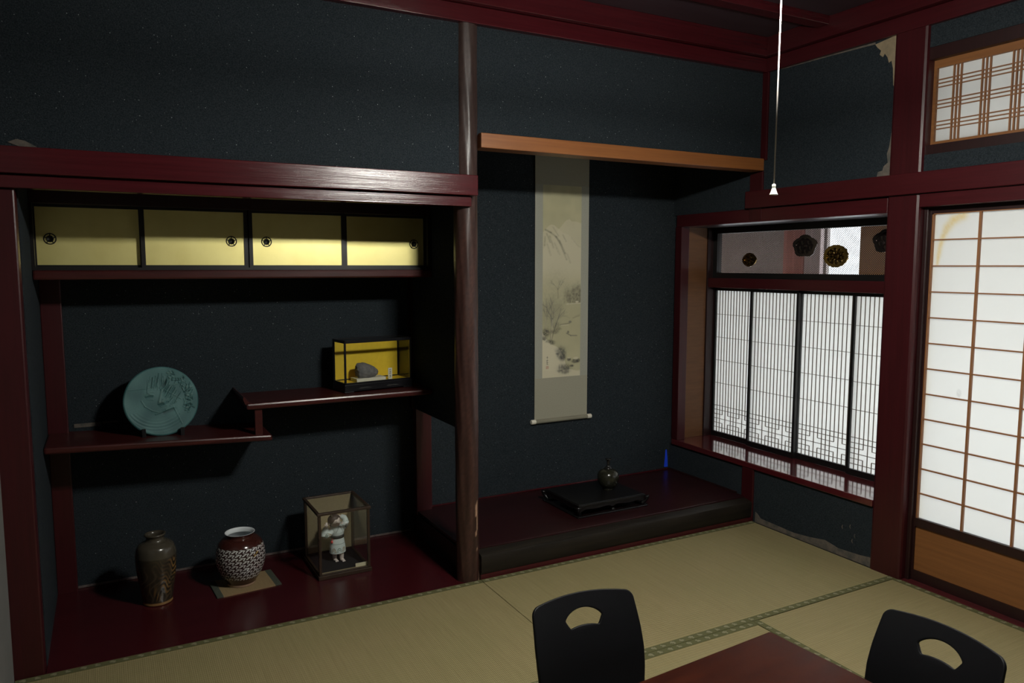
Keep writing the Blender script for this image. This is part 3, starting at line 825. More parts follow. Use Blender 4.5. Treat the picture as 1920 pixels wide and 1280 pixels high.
tag(obj('curtain', MB().prism([(HX - 0.05, 0.745), (HX - 0.03, 0.78), (HX - 0.055, 0.82), (HX - 0.03, 0.86), (HX - 0.05, 0.90), (HX - 0.03, 0.945), (HX - 0.012, 0.945), (HX - 0.012, 0.745)], 'z', 0.10, 2.2), 'pink_cloth'), 'pinkish curtain hanging in the corridor, seen through the pierced transom', 'curtain')
tag(obj('pale_curtain', MB().prism([(HX - 0.05, 0.60), (HX - 0.03, 0.63), (HX - 0.05, 0.67), (HX - 0.03, 0.70), (HX - 0.045, 0.738), (HX - 0.012, 0.738), (HX - 0.012, 0.60)], 'z', 0.10, 2.2), 'pale_cloth'), 'pale curtain beside the bright corridor window behind the transom', 'curtain')
tag(obj('corridor_panel', MB().box(HX - 0.04, HX - 0.002, -0.60, 0.292, 1.37, 2.2), 'hall_wood', bev=0.004), 'tan wooden panel in the corridor behind the right end of the transom', 'panel')

# ------------------------------------------------------------------ pendant lamp with pull cord
lamp = thing('pendant_lamp', 'pendant lamp whose long white pull cord hangs down in front of the scroll alcove', 'lamp', tuple(LAMP))
obj('ring_tube', MB().tube([(LAMP.x + 0.115 * math.cos(a), LAMP.y + 0.115 * math.sin(a), LAMP.z) for a in [2 * math.pi * k / 40 for k in range(40)]], 0.0145, 12, True), 'lamp_tube', lamp, smooth=True)
obj('shade', MB().lathe([(0.03, 0.075), (0.09, 0.060), (0.135, 0.042), (0.150, 0.030), (0.152, 0.030), (0.137, 0.046), (0.092, 0.064), (0.03, 0.080)], 40, Matrix.Translation(LAMP)), 'enamel', lamp, smooth=True)
obj('socket', MB().lathe([(0.028, -0.01), (0.034, 0.0), (0.034, 0.08), (0.02, 0.10)], 24, Matrix.Translation(LAMP)), 'lamp_base', lamp, smooth=True)
obj('hanging_cord', MB().tube([(LAMP.x, LAMP.y, LAMP.z + 0.09), (LAMP.x, LAMP.y, 2.69)], 0.003, 8), 'lamp_base', lamp)
cx, cy, cz = LAMP.x, LAMP.y, 1.672
obj('pull_cord', MB().tube([(cx + 0.004, cy, LAMP.z), (cx, cy, cz)], 0.0017, 10), 'cotton_cord', lamp, 'long white pull cord', smooth=True)
obj('cord_knob', MB().lathe([(0.0026, 0.026), (0.0045, 0.025), (0.0050, 0.020), (0.0042, 0.017), (0.0050, 0.014), (0.0085, 0.004), (0.0105, 0.0), (0.0105, -0.0015), (0.002, -0.0022)], 20, Matrix.Translation((cx, cy, cz - 0.018))), 'white_plastic', lamp, 'bell-shaped cream knob', smooth=True)

# ------------------------------------------------------------------ hanging scroll
SX0, SX1, SY = 0.714, 1.086, 0.738
scr = thing('hanging_scroll', 'tall hanging scroll with a snowy mountain and river painting on the alcove wall', 'hanging scroll', ((SX0 + SX1) / 2, SY, 0.54))
def sheet(x0, x1, z0, z1, y, th, wav=0.0, n=24):
    b = MB(); 
    for k in range(n + 1):
        z = z0 + (z1 - z0) * k / n
        o = wav * math.sin(k * 0.9)
        b.v += [(x0, y + o, z), (x1, y + o, z), (x1, y + th + o, z), (x0, y + th + o, z)]
    for k in range(n):
        for q in range(4):
            q2 = (q + 1) % 4
            b.f.append((4 * k + q, 4 * k + q2, 4 * k + 4 + q2, 4 * k + 4 + q))
    b.f += [(3, 2, 1, 0), (4 * n, 4 * n + 1, 4 * n + 2, 4 * n + 3)]
    return b
obj('mounting', sheet(SX0, SX1, 0.552, 2.125, SY, 0.002), 'scroll_cloth', scr)
obj('side_band', sheet(SX0, 0.7655, 0.805, 1.94, SY - 0.0006, 0.001), 'scroll_side', scr)
obj('side_band', sheet(1.0325, SX1, 0.805, 1.94, SY - 0.0006, 0.001), 'scroll_side', scr)
obj('top_rod', MB().box(SX0 - 0.003, SX1 + 0.003, SY - 0.006, SY + 0.003, 2.12, 2.138), 'rod_cloth', scr, bev=0.003)
obj('hanging_cord', MB().tube([(0.80, SY, 2.137), (0.90, SY + 0.003, 2.19), (1.0, SY, 2.137)], 0.002, 8), 'rod_cloth', scr)
rx = Matrix.Translation((0, SY - 0.006, 0.549)) @ Matrix.Rotation(R(90), 4, 'Y')
obj('roller', MB().lathe([(0.0125, SX0 + 0.003), (0.0125, SX1 - 0.003)], 24, rx), 'rod_cloth', scr, smooth=False)
for a, b in ((SX0 - 0.026, SX0 + 0.003), (SX1 - 0.003, SX1 + 0.026)):
    obj('roller_end', MB().lathe([(0.0128, a), (0.0138, a + 0.002), (0.0138, b - 0.002), (0.0128, b)], 24, rx), 'ivory', scr, 'white roller end', smooth=False)

def painting():
    nu, nv = 132, 560
    u = np.linspace(0, 1, nu + 1)[None, :] * 70.0          # picture units across
    v = np.linspace(0, 1, nv + 1)[:, None] * 363.0         # picture units, from the top down
    U = np.repeat(u, nv + 1, 0); V = np.repeat(v, nu + 1, 1)
    rs = np.random.RandomState(11)
    def smooth_noise(sx, sy):
        g = rs.rand(int(363 / sy) + 3, int(70 / sx) + 3)
        yi = V / sy; xi = U / sx
        y0 = yi.astype(int); x0 = xi.astype(int); fy = yi - y0; fx = xi - x0
        fy = fy * fy * (3 - 2 * fy); fx = fx * fx * (3 - 2 * fx)
        return (g[y0, x0] * (1 - fx) + g[y0, x0 + 1] * fx) * (1 - fy) + (g[y0 + 1, x0] * (1 - fx) + g[y0 + 1, x0 + 1] * fx) * fy
    nz = smooth_noise(9, 14); nf = smooth_noise(2.2, 3.0); nf2 = smooth_noise(1.2, 1.2)
    C = np.zeros((nv + 1, nu + 1, 3))
    silk = np.array((0.47, 0.44, 0.275)); pale = np.array((0.60, 0.555, 0.40)); ink = np.array((0.045, 0.047, 0.045)); wash = np.array((0.26, 0.245, 0.175))
    C[:] = silk * (0.93 + 0.12 * nz[..., None])
    def blend(mask, c, k=1.0):
        m = np.clip(mask, 0, 1)[..., None] * k
        C[:] = C * (1 - m) + np.array(c) * m
    def below(pts, soft=1.5):
        xs, ys = zip(*pts)
        y = np.interp(U, xs, ys)
        return 1 / (1 + np.exp(-(V - y) / soft * 2))
    def seg(p, q, w, soft=0.6):
        p = np.array(p, float); q = np.array(q, float); d = q - p; L2 = (d ** 2).sum() + 1e-9
        t = np.clip(((U - p[0]) * d[0] + (V - p[1]) * d[1]) / L2, 0, 1)
        r = np.hypot(U - p[0] - t * d[0], V - p[1] - t * d[1])
        return 1 / (1 + np.exp((r - w) / soft * 2.5))
    def blob(cx, cy, rx, ry, soft=0.25):
        r = np.hypot((U - cx) / rx, (V - cy) / ry)
        return 1 / (1 + np.exp((r - 1) / soft * 3))
    # far peak, then near peak
    far = below([(0, 120), (28, 82), (36, 72), (42, 64), (48, 62), (52, 66), (58, 66), (64, 67), (70, 69)], 0.8)
    blend(far * (1 - below([(0, 190), (70, 190)], 22)), pale, 0.62)
    near = below([(0, 88), (5, 82), (10, 76), (15, 73), (20, 74), (26, 79), (31, 83), (36, 88), (44, 90), (52, 96), (60, 104), (70, 118)], 0.8)
    blend(near * (1 - below([(0, 175), (70, 190)], 22)), pale, 0.65)
    for p, q, w, k in (((5, 83), (14, 88), 1.3, .8), ((14, 88), (24, 96), 1.1, .75), ((24, 96), (33, 110), 1.5, .6), ((30, 104), (40, 126), 1.6, .5), ((33, 112), (43, 138), 1.4, .4), ((7, 90), (13, 106), 1.2, .55), ((12, 94), (19, 116), 1.4, .35), ((4, 96), (3, 112), 1.2, .45), ((36, 92), (42, 104), 1.0, .35), ((52, 97), (66, 114), 0.9, .3), ((8, 110), (14, 130), 1.5, .25), ((44, 128), (50, 144), 1.6, .22), ((18, 78), (28, 94), 1.0, .3), ((21, 108), (30, 128), 1.6, .25)):
        blend(seg(p, q, w, 1.2) * (0.5 + 0.8 * nf), wash * 0.7, k)
    # misty foot, distant wood, far bank
    blend(below([(0, 168), (70, 168)], 14) * (1 - below([(0, 222), (70, 222)], 5)), silk * 1.04, 0.5)
    for cx, top, w in ((40, 196, 3), (46, 192, 4), (50, 198, 3), (55, 190, 4), (58, 194, 3), (62, 188, 3.4), (66, 186, 3.4), (69, 190, 3)):
        m = np.exp(-((U - cx) / w) ** 2) * (1 / (1 + np.exp(-(V - top) / 4))) * (1 / (1 + np.exp((V - 221) / 1.2)))
        blend(m * (0.4 + 0.8 * nf), np.array((0.10, 0.095, 0.075)), 0.62 if cx > 44 else 0.35)
    blend(below([(0, 226), (30, 222), (44, 224), (56, 222), (70, 222)], 0.8) * (1 - below([(0, 300), (70, 300)], 12)), silk * 0.90, 0.55)
    blend(seg((44, 223), (70, 222), 0.8), pale, 0.9)
    blend(blob(63, 219, 3.0, 1.8), pale * 1.05, 0.9)
    blend(seg((34, 243), (50, 250), 0.5, 0.8), wash, 0.4); blend(seg((56, 250), (68, 246), 0.8, 0.8), wash * 0.7, 0.5); blend(seg((60, 247), (69, 243), 0.6, 0.8), wash, 0.4)
    # veil of twigs
    blend(blob(24, 200, 24, 42, 0.6) * (0.3 + 0.5 * nf), np.array((0.23, 0.22, 0.17)), 0.34)
    blend(blob(16, 240, 16, 28, 0.6) * (0.3 + 0.6 * nf2), np.array((0.16, 0.155, 0.125)), 0.42)
    def branch(x, y, a, L, w, d):
        x2 = x + L * math.cos(a); y2 = y - L * math.sin(a)
        blend(seg((x, y), (x2, y2), w, 0.5), ink * 2.6 if d < 3 else wash * 0.55, 0.62 - 0.07 * (4 - d))
        if d:
            for _ in range(2 + (d > 1)):
                t = 0.55 + 0.45 * rs.rand()
                branch(x + (x2 - x) * t, y + (y2 - y) * t, a + (rs.rand() - 0.5) * 1.3, L * (0.5 + 0.25 * rs.rand()), w * 0.6, d - 1)
    for x, y, a, L, w in ((14, 294, 1.48, 44, 1.0), (16, 292, 1.30, 34, 0.9), (4, 276, 1.45, 30, 0.8), (28, 212, 1.6, 20, 0.5)):
        branch(x, y, a, L, w, 3)
    blend(seg((15.2, 293), (18, 252), 0.5), pale, 0.8)
    blend(seg((5, 274), (7, 246), 0.35), pale, 0.7)
    # snow bank and dark scrub
    bank = below([(0, 276), (8, 290), (18, 300), (26, 304), (34, 312), (41, 330), (44, 346), (70, 356)], 1.0)
    blend(bank, pale * 1.06, 0.95)
    blend(blob(33, 318, 9.5, 13, 0.45) * (0.45 + 0.8 * nf), ink * 1.8, 0.85)
    blend(blob(38, 325, 4.5, 7, 0.4) * (0.5 + 0.7 * nf2), ink, 0.75)
    blend(below([(0, 270), (24, 318), (34, 336), (40, 350), (70, 420)], 3) * bank, pale * 1.06, 0.85)
    for cx, cy, rx, ry, k in ((7, 276, 6.5, 7, .85), (3, 287, 4.5, 4, .75), (13, 293, 7, 3, .6), (22, 275, 7, 4, .55), (30, 270, 4.5, 2.2, .55), (18, 296, 5, 3.4, .7), (26, 264, 6, 7, .28)):
        blend(blob(cx, cy, rx, ry, 0.5) * (0.35 + 1.0 * nf2), ink, k)
    # boats
    blend(seg((33, 262), (49, 260), 1.2) * (U < 53), wash * 0.8, 0.7); blend(blob(50.5, 257.5, 2.8, 2.4), ink * 3, 0.7); blend(seg((34, 263.5), (48, 263), 0.7), pale, 0.6)
    blend(seg((44, 279), (52, 284), 0.9), ink * 2.5, 0.7); blend(seg((52, 284), (63, 284.5), 1.0), ink * 2.5, 0.65); blend(blob(47, 277, 1.8, 2.6), ink * 2, 0.7)
    # rocks and reeds
    for cx, cy, rx, ry, k in ((49, 330, 3.6, 3.4, .9), (61, 334, 7, 4, .92), (54, 343, 4, 2.2, .85), (66, 333, 3.5, 4, .8)):
        blend(blob(cx, cy, rx, ry, 0.4) * (0.55 + 0.6 * nf2), ink, k)
    blend(blob(62, 328.5, 5, 2.6, 0.3), pale, 0.9); blend(blob(49, 327, 3, 1.6, 0.3), pale, 0.7)
    blend(blob(39, 349, 12, 10, 0.5) * (0.3 + 0.9 * nf), ink * 1.6, 0.8)
    for k in range(26):
        x = 29 + 20 * rs.rand(); blend(seg((x, 360), (x + 3 * (rs.rand() - 0.3), 338 + 8 * rs.rand()), 0.25, 0.4), ink, 0.45)
    blend(below([(0, 340), (24, 352), (40, 358), (70, 352)], 1.2) * (V > 350), pale * 1.02, 0.8)
    # brushed signature and red seal
    for p, q in (((9, 322), (9.2, 326)), ((7.8, 324), (10.2, 323.5)), ((9, 328), (8.6, 331)), ((7.8, 330), (10.4, 329.5)), ((8.8, 332), (9.0, 337)), ((7.6, 334), (10.4, 333.6)), ((7.8, 337), (10.6, 337))):
        blend(seg(p, q, 0.38, 0.4), ink, 0.8)
    sq = ((np.abs(U - 9) < 2.6) & (np.abs(V - 343) < 3.0)).astype(float)
    blend(sq * (0.4 + 0.6 * nf2), (0.42, 0.12, 0.08), 0.75)
    blend(((np.abs(U - 9) < 0.3) & (np.abs(V - 343) < 2.4)).astype(float), pale, 0.7)
    X = 0.7655 + (1.0325 - 0.7655) * U / 70; Z = 1.938 - (1.938 - 0.806) * V / 363
    vs = np.stack([X.ravel(), np.full(X.size, SY - 0.0010), Z.ravel()], 1)
    n = nu + 1
    fs = [(j * n + i, j * n + i + n, j * n + i + n + 1, j * n + i + 1) for j in range(nv) for i in range(nu)]
    b = MB(); b.v = [tuple(p) for p in vs]; b.f = fs
    return obj('painting', b, 'painted_silk', scr, 'ink painting of snowy peaks, bare trees, boats and rocks', colors=C.reshape(-1, 3), recalc=False)
painting()

# ------------------------------------------------------------------ blue tape
tag(obj('tape_strip', MB().prism([(1.708, 0.147), (1.738, 0.145), (1.735, 0.20), (1.728, 0.262), (1.718, 0.262), (1.714, 0.21)], 'y', 0.7425, 0.7445), 'blue_tape'), 'bright blue tape strip on the wall in the far corner of the scroll alcove', 'tape')

# ------------------------------------------------------------------ display stand and bottle in the alcove
ds = thing('display_stand', 'low black carved wooden stand on the alcove platform under the bottle', 'stand', (0.896, 0.368, 0.131), R(0.5))
SW, SD = 0.448, 0.345        # footprint
H0, H1 = 0.0, 0.066
obj('top_board', MB().box(-SW / 2, SW / 2, -SD / 2, SD / 2, 0.054, 0.066).box(-SW / 2 + 0.006, SW / 2 - 0.006, -SD / 2 + 0.006, SD / 2 - 0.006, 0.0655, 0.069), 'rosewood', ds, bev=0.003, local=True)
obj('base_rail', MB().box(-SW / 2 - 0.012, SW / 2 + 0.012, -SD / 2 - 0.012, -SD / 2 + 0.012, 0.0, 0.009).box(-SW / 2 - 0.012, SW / 2 + 0.012, SD / 2 - 0.012, SD / 2 + 0.012, 0.0, 0.009)
    .box(-SW / 2 - 0.012, -SW / 2 + 0.012, -SD / 2 + 0.012, SD / 2 - 0.012, 0.0, 0.009).box(SW / 2 - 0.012, SW / 2 + 0.012, -SD / 2 + 0.012, SD / 2 - 0.012, 0.0, 0.009), 'rosewood', ds, bev=0.003, local=True)
def scallop(L, up):
    # apron under the top: straight upper edge, wavy lower edge with a centre drop
    n = 48; top = [(-L / 2 + L * k / n, 0.055) for k in range(n + 1)]
    low = []
    for k in range(n + 1):
        t = -1 + 2 * k / n
        z = 0.040 - 0.012 * math.exp(-(t / 0.09) ** 2) + 0.004 * math.cos(6 * t) - 0.016 * max(0, (abs(t) - 0.82) / 0.18)
        low.append((-L / 2 + L * k / n, z))
    return top + low[::-1]
for s in (-1, 1):
    obj('apron', MB().prism(scallop(SW - 0.02, 0), 'y', s * (SD / 2 - 0.006) - 0.005, s * (SD / 2 - 0.006) + 0.005), 'rosewood', ds, local=True)
    obj('apron', MB().prism(scallop(SD - 0.02, 0), 'x', s * (SW / 2 - 0.006) - 0.005, s * (SW / 2 - 0.006) + 0.005), 'rosewood', ds, local=True)
for sx in (-1, 1):
    for sy in (-1, 1):
        pts = []; rr = []
        for k in range(9):
            t = k / 8
            o = -0.010 + 0.020 * math.sin(math.pi * (1 - t) * 0.62)
            pts.append((sx * (SW / 2 - 0.004 + o), sy * (SD / 2 - 0.004 + o), 0.058 - 0.045 * t)); rr.append(0.016 - 0.007 * math.sin(math.pi * t * 0.9) )
        obj('leg', MB().tube(pts, rr, 10), 'rosewood', ds, smooth=True, local=True)
for s in (-1, 1):
    obj('knob_ornament', MB().ell((0, s * (SD / 2 + 0.004), 0.017), 0.011, 0.008, 0.009), 'rosewood', ds, smooth=True, local=True)
gb = thing('bottle_vase', 'round dark olive bottle vase with a thin flared neck on the black alcove stand', 'vase', (0.985, 0.365, 0.200))
prof = [(0.028, 0.0), (0.033, 0.001), (0.033, 0.006), (0.031, 0.009), (0.042, 0.018), (0.053, 0.034), (0.060, 0.052), (0.0625, 0.070), (0.061, 0.086), (0.054, 0.102), (0.043, 0.112), (0.030, 0.117), (0.022, 0.119)]
obj('body', MB().lathe(prof, 40, Matrix.Translation(gb.location)), 'gourd_glaze', gb, smooth=True)
obj('neck', MB().lathe([(0.023, 0.117), (0.021, 0.124), (0.017, 0.130), (0.0105, 0.134), (0.0085, 0.142), (0.0085, 0.164), (0.010, 0.170), (0.018, 0.174), (0.0195, 0.177), (0.016, 0.178), (0.006, 0.174), (0.005, 0.15)], 32, Matrix.Translation(gb.location)), 'gourd_neck', gb, 'black neck', smooth=True)

# ------------------------------------------------------------------ relief plate on its stand (lower shelf)
def relief_field(X, Y):
    # unit disc, up = +Y; returns height field and colour weight
    rs = np.random.RandomState(21)
    H = np.zeros_like(X); Wt = np.zeros_like(X)
    def ridge(x, y, x2, y2, wd, a, cw=0.6):
        nonlocal H, Wt
        dx, dy = x2 - x, y2 - y
        t = np.clip(((X - x) * dx + (Y - y) * dy) / (dx * dx + dy * dy + 1e-9), 0, 1)
        g = a * np.exp(-(np.hypot(X - x - t * dx, Y - y - t * dy) / wd) ** 2)
        H = H + g; Wt = Wt + cw * g
    e = np.hypot((X - 0.02) / 0.58, (Y - 0.12) / 0.52)
    H += 0.35 * np.clip(1 - e * e, 0, 1)
    Wt += 0.12 * np.clip(1.05 - e, 0, 1)
    # straight hair strokes over the brow, then slanting ones on the right
    for k in range(34):
        x = -0.34 + 0.62 * k / 33 + 0.02 * rs.randn(); y = 0.46 + 0.20 * math.sqrt(max(0, 1 - ((x - 0.05) / 0.62) ** 2)) + 0.05 * rs.randn()
        L = 0.16 + 0.16 * rs.rand()
        ridge(x, y, x - 0.03 - 0.03 * rs.rand(), y - L, 0.011, (0.35 if k % 2 else -0.35) * (0.6 + 0.6 * rs.rand()), 1.0)
    for k in range(30):
        q = k / 29
        x = 0.16 + 0.36 * q + 0.02 * rs.randn(); y = 0.60 - 0.46 * q + 0.04 * rs.randn()
        L = 0.22 + 0.14 * rs.rand()
        ridge(x, y, x - 0.55 * L, y - 0.83 * L, 0.011, (0.4 if k % 2 else -0.4) * (0.6 + 0.6 * rs.rand()), 1.0)
    # leafy wreath
    for k in range(95):
        a = R(-38) + R(112) * rs.rand(); r = 0.56 + 0.22 * rs.rand()
        x, y = 0.06 + r * math.cos(a), 0.06 + r * math.sin(a); b = a + rs.randn() * 0.8 + 1.2; L = 0.05 + 0.06 * rs.rand()
        ridge(x, y, x + L * math.cos(b), y + L * math.sin(b), 0.014, (0.55 if rs.rand() < 0.6 else -0.55), 0.9)
    # face: nose, eyes, lips, collar and the long cut lines
    for args in ((0.04, 0.32, -0.06, -0.02, 0.030, 0.7), (-0.06, -0.02, 0.05, -0.05, 0.035, 0.4), (0.10, 0.30, 0.10, 0.10, 0.05, -0.45),
                 (-0.40, 0.17, -0.30, 0.215, 0.020, 0.6), (-0.30, 0.215, -0.20, 0.19, 0.020, 0.6), (-0.40, 0.14, -0.24, 0.15, 0.025, -0.6), (-0.34, 0.27, -0.2, 0.29, 0.02, 0.35), (-0.36, 0.08, -0.22, 0.06, 0.02, 0.25),
                 (-0.08, -0.07, 0.02, -0.02, 0.024, 0.7), (0.02, -0.02, 0.16, 0.04, 0.024, 0.6), (-0.08, -0.11, 0.04, -0.09, 0.030, -0.75), (0.04, -0.09, 0.16, -0.04, 0.025, -0.5), (0.04, 0.05, 0.22, 0.12, 0.02, 0.4), (-0.02, -0.16, 0.12, -0.13, 0.02, 0.3),
                 (0.05, 0.36, 0.52, 0.02, 0.012, 0.5), (-0.18, -0.37, 0.32, -0.20, 0.014, 0.75), (0.04, -0.33, 0.30, -0.26, 0.055, -0.75), (-0.85, 0.38, 0.05, 0.40, 0.010, 0.35), (0.32, -0.22, 0.50, -0.70, 0.014, 0.4), (0.10, -0.25, 0.30, -0.16, 0.02, 0.4),
                 (-0.52, 0.05, -0.44, -0.12, 0.015, 0.4), (-0.44, -0.12, -0.26, -0.26, 0.015, 0.4), (-0.26, -0.26, -0.04, -0.34, 0.015, 0.4), (0.14, -0.02, 0.36, 0.16, 0.012, 0.4), (0.20, -0.04, 0.40, 0.12, 0.012, 0.4), (0.24, -0.10, 0.42, 0.05, 0.012, 0.4), (0.22, -0.16, 0.40, -0.04, 0.012, 0.4)):
        ridge(*args)
    d = np.hypot(X + 0.12, Y - 0.1)
    m = (Y < -0.30) & (X < 0.45)
    rp = np.where(m, 0.13 * np.sin(d * 72) * np.exp(-((d - 0.85) / 0.15) ** 2), 0)
    H += rp; Wt += 1.4 * rp
    return H, Wt
PR = 0.156
pcx, pcz = -1.294, 0.865
def make_plate():
    t = thing('relief_plate', 'round teal plate with a carved face relief standing on the lower shelf', 'plate', (pcx, 0.60, 0.712))
    tilt = R(14)
    M = Matrix.Translation((pcx, 0.61, pcz)) @ Matrix.Rotation(R(5), 4, 'Z') @ Matrix.Rotation(-tilt, 4, 'X') @ Matrix.Rotation(R(90), 4, 'X')
    nr, na = 130, 420
    b = MB(); cs = []
    rs = np.random.RandomState(5)
    ph = rs.rand(6) * 6.28
    RR = np.linspace(0, 1, nr + 1)[:, None]; AA = 2 * math.pi * np.arange(na)[None, :] / na
    HF, WF = relief_field(RR * np.cos(AA), RR * np.sin(AA))
    for j in range(nr + 1):
        r = j / nr
        for k in range(na):
            a = 2 * math.pi * k / na
            px, py = r * math.cos(a), r * math.sin(a)
            h, w = (float(HF[j, k]), float(WF[j, k])) if r < 0.95 else (0.0, 0.0)
            f = min(1, max(0, (0.95 - r) / 0.06))
            z = 0.0042 * h * f + 0.004 * r ** 4 - (0.006 * max(0, (r - 0.95) / 0.05) ** 2)
            b.v.append(tuple(M @ Vector((px * PR, py * PR, z))))
            q = 0.5 + 0.25 * math.sin(px * 5 + ph[0] + 2 * math.sin(py * 4 + ph[1])) + 0.25 * math.sin(py * 7 + ph[2] + 2 * math.sin(px * 6 + ph[3]))
            c = np.array((0.028, 0.098, 0.100)) * (1 - q) + np.array((0.062, 0.160, 0.160)) * q
            c = c * (0.92 + 0.16 * rs.rand())
            if w * f > 0: c = c * (1 - min(w * f, 0.8) * 0.5) + np.array((0.20, 0.27, 0.25)) * min(w * f, 0.8) * 0.6
            else: c = c * (1 + max(w * f, -0.7))
            cs.append(c)
    for j in range(nr):
        for k in range(na):
            k2 = (k + 1) % na
            b.f.append((j * na + k, j * na + k2, (j + 1) * na + k2, (j + 1) * na + k))
    n0 = len(b.v)
    for k in range(na):                              # turned-back rim and base
        a = 2 * math.pi * k / na
        b.v.append(tuple(M @ Vector((PR * 0.985 * math.cos(a), PR * 0.985 * math.sin(a), -0.014)))); cs.append(np.array((0.05, 0.11, 0.105)))
    for k in range(na):
        k2 = (k + 1) % na
        b.f.append((nr * na + k, nr * na + k2, n0 + k2, n0 + k))
    b.f.append(tuple(range(n0, n0 + na))[::-1])
    obj('plate_disc', b, 'plate_patina', t, smooth=True, colors=cs, recalc=False)
    return t
make_plate()
zsh = lambda x: 0.694 + (-0.845 - x) * 0.041 / 0.899
pst = thing('plate_stand', 'small black easel stand holding the teal relief plate', 'plate stand', (pcx, 0.60, 0.714))
for sx in (-1, 1):
    xx = pcx + sx * 0.078; zb = zsh(xx)
    obj('leg', MB().prism([(0.556, zb), (0.700, zb), (0.700, zb + 0.012), (0.672, zb + 0.020), (0.690, zb + 0.13), (0.680, zb + 0.13), (0.632, zb + 0.014), (0.571, zb + 0.010), (0.568, zb + 0.036), (0.557, zb + 0.036)], 'x', xx - 0.008, xx + 0.008), 'black_lacquer', pst, bev=0.001)
obj('crossbar', MB().hexa([(pcx - 0.07, 0.676, zsh(pcx - .07) + 0.03), (pcx + 0.07, 0.676, zsh(pcx + .07) + 0.03), (pcx + 0.07, 0.688, zsh(pcx + .07) + 0.03), (pcx - 0.07, 0.688, zsh(pcx - .07) + 0.03)],
    [(pcx - 0.07, 0.676, zsh(pcx - .07) + 0.045), (pcx + 0.07, 0.676, zsh(pcx + .07) + 0.045), (pcx + 0.07, 0.688, zsh(pcx + .07) + 0.045), (pcx - 0.07, 0.688, zsh(pcx - .07) + 0.045)]), 'black_lacquer', pst)

# ------------------------------------------------------------------ glass case with a rock (upper shelf)
CW, CD, CH = 0.372, 0.150, 0.258
rc = thing('rock_display_case', 'black-framed glass case with a golden back, holding a rock, on the upper shelf', 'display case', (-0.482, 0.522, 0.847), R(8))
bs = MB()
bs.box(0, CW, 0, CD, 0.006, 0.040)
for (x0, x1) in ((0, 0.05), (CW - 0.05, CW)): bs.box(x0, x1, 0, CD, 0.0, 0.006)
obj('base', bs, 'case_black', rc, bev=0.002, local=True)
for xa in (0.075, 0.225):
    obj('base_carving', MB().prism([(xa, 0.018), (xa + 0.012, 0.023), (xa + 0.030, 0.0215), (xa + 0.042, 0.024), (xa + 0.062, 0.021), (xa + 0.072, 0.018), (xa + 0.050, 0.0165), (xa + 0.036, 0.019), (xa + 0.016, 0.0155)], 'y', -0.001, 0.002), 'ink', rc, local=True)
fr = MB(); t = 0.009
for x in (0.002, CW - 0.002 - t):
    for y in (0.002, CD - 0.002 - t): fr.box(x, x + t, y, y + t, 0.040, CH)
for z0, z1 in ((0.040, 0.049), (CH - 0.014, CH)):
    fr.box(0.002, CW - 0.002, 0.002, 0.002 + t, z0, z1).box(0.002, CW - 0.002, CD - 0.002 - t, CD - 0.002, z0, z1)
    fr.box(0.002, 0.002 + t, 0.011, CD - 0.011, z0, z1).box(CW - 0.002 - t, CW - 0.002, 0.011, CD - 0.011, z0, z1)
obj('frame', fr, 'case_black', rc, bev=0.001, local=True)
obj('back_panel', MB().box(0.011, CW - 0.011, CD - 0.008, CD - 0.005, 0.049, CH - 0.014), 'gold_card', rc, 'golden back panel', local=True)
obj('inner_floor', MB().box(0.011, CW - 0.011, 0.011, CD - 0.011, 0.040, 0.044), 'gold_card', rc, 'golden floor', local=True)
obj('top_glass', MB().box(0.011, CW - 0.011, 0.011, CD - 0.011, CH - 0.006, CH - 0.003), 'case_glass', rc, local=True)
obj('front_glass', MB().box(0.011, CW - 0.011, 0.005, 0.0065, 0.049, CH - 0.014), 'case_glass', rc, local=True)
for x in (0.005, CW - 0.0065):
    obj('side_glass', MB().box(x, x + 0.0015, 0.011, CD - 0.011, 0.049, CH - 0.014), 'case_glass', rc, local=True)
RM = wm(rc)
def rock_mesh():
    bm = bmesh.new(); bmesh.ops.create_icosphere(bm, subdivisions=5, radius=1)
    rs = np.random.RandomState(4); dirs = rs.randn(26, 3); dirs /= np.linalg.norm(dirs, axis=1)[:, None]; off = 0.66 + 0.30 * rs.rand(26)
    b = MB()
    for v in bm.verts:
        p = np.array(v.co)
        r = min([o / max(p @ d, 1e-3) for d, o in zip(dirs, off) if p @ d > 0.2] + [1.05])
        r = 0.15 + 0.85 * r + 0.03 * math.sin(9 * p[0] + 7 * p[1]) + 0.015 * math.sin(17 * p[2] + 11 * p[0])
        x, y, z = p * r
        bulge = 1.0 + 0.22 * max(0, -x) 
        z2 = z * (1.0 - 0.25 * max(0, x)) * bulge
        b.v.append((x, y, max(z2, -0.66)))
    b.f = [tuple(q.index for q in f.verts) for f in bm.faces]
    bm.free()
    return b
rk = rock_mesh()
T = RM @ Matrix.Translation((0.140, 0.062, 0.094)) @ Matrix.Diagonal((0.072, 0.040, 0.044, 1))
rk.v = [tuple(T @ Vector(p)) for p in rk.v]
zmin = min(p[2] for p in rk.v)
rk.v = [(p[0], p[1], p[2] - zmin + 0.847 + 0.0625) for p in rk.v]
tag(obj('rock', rk, 'rock_grey', smooth=True, org=tuple(RM @ Vector((0.14, 0.062, 0.062)))), 'rough grey rock on a white block inside the glass case on the upper shelf', 'rock')
tag(obj('display_block', MB().box(0.075, 0.235, 0.024, 0.100, 0.0445, 0.062, RM), 'white_card', bev=0.001, org=tuple(RM @ Vector((0.15, 0.06, 0.0445)))), 'flat white block under the rock in the glass case', 'block')
nc = thing('name_card', 'small upright white card with writing beside the rock in the glass case', 'card', tuple(RM @ Vector((0.262, 0.034, 0.0445))), R(8))
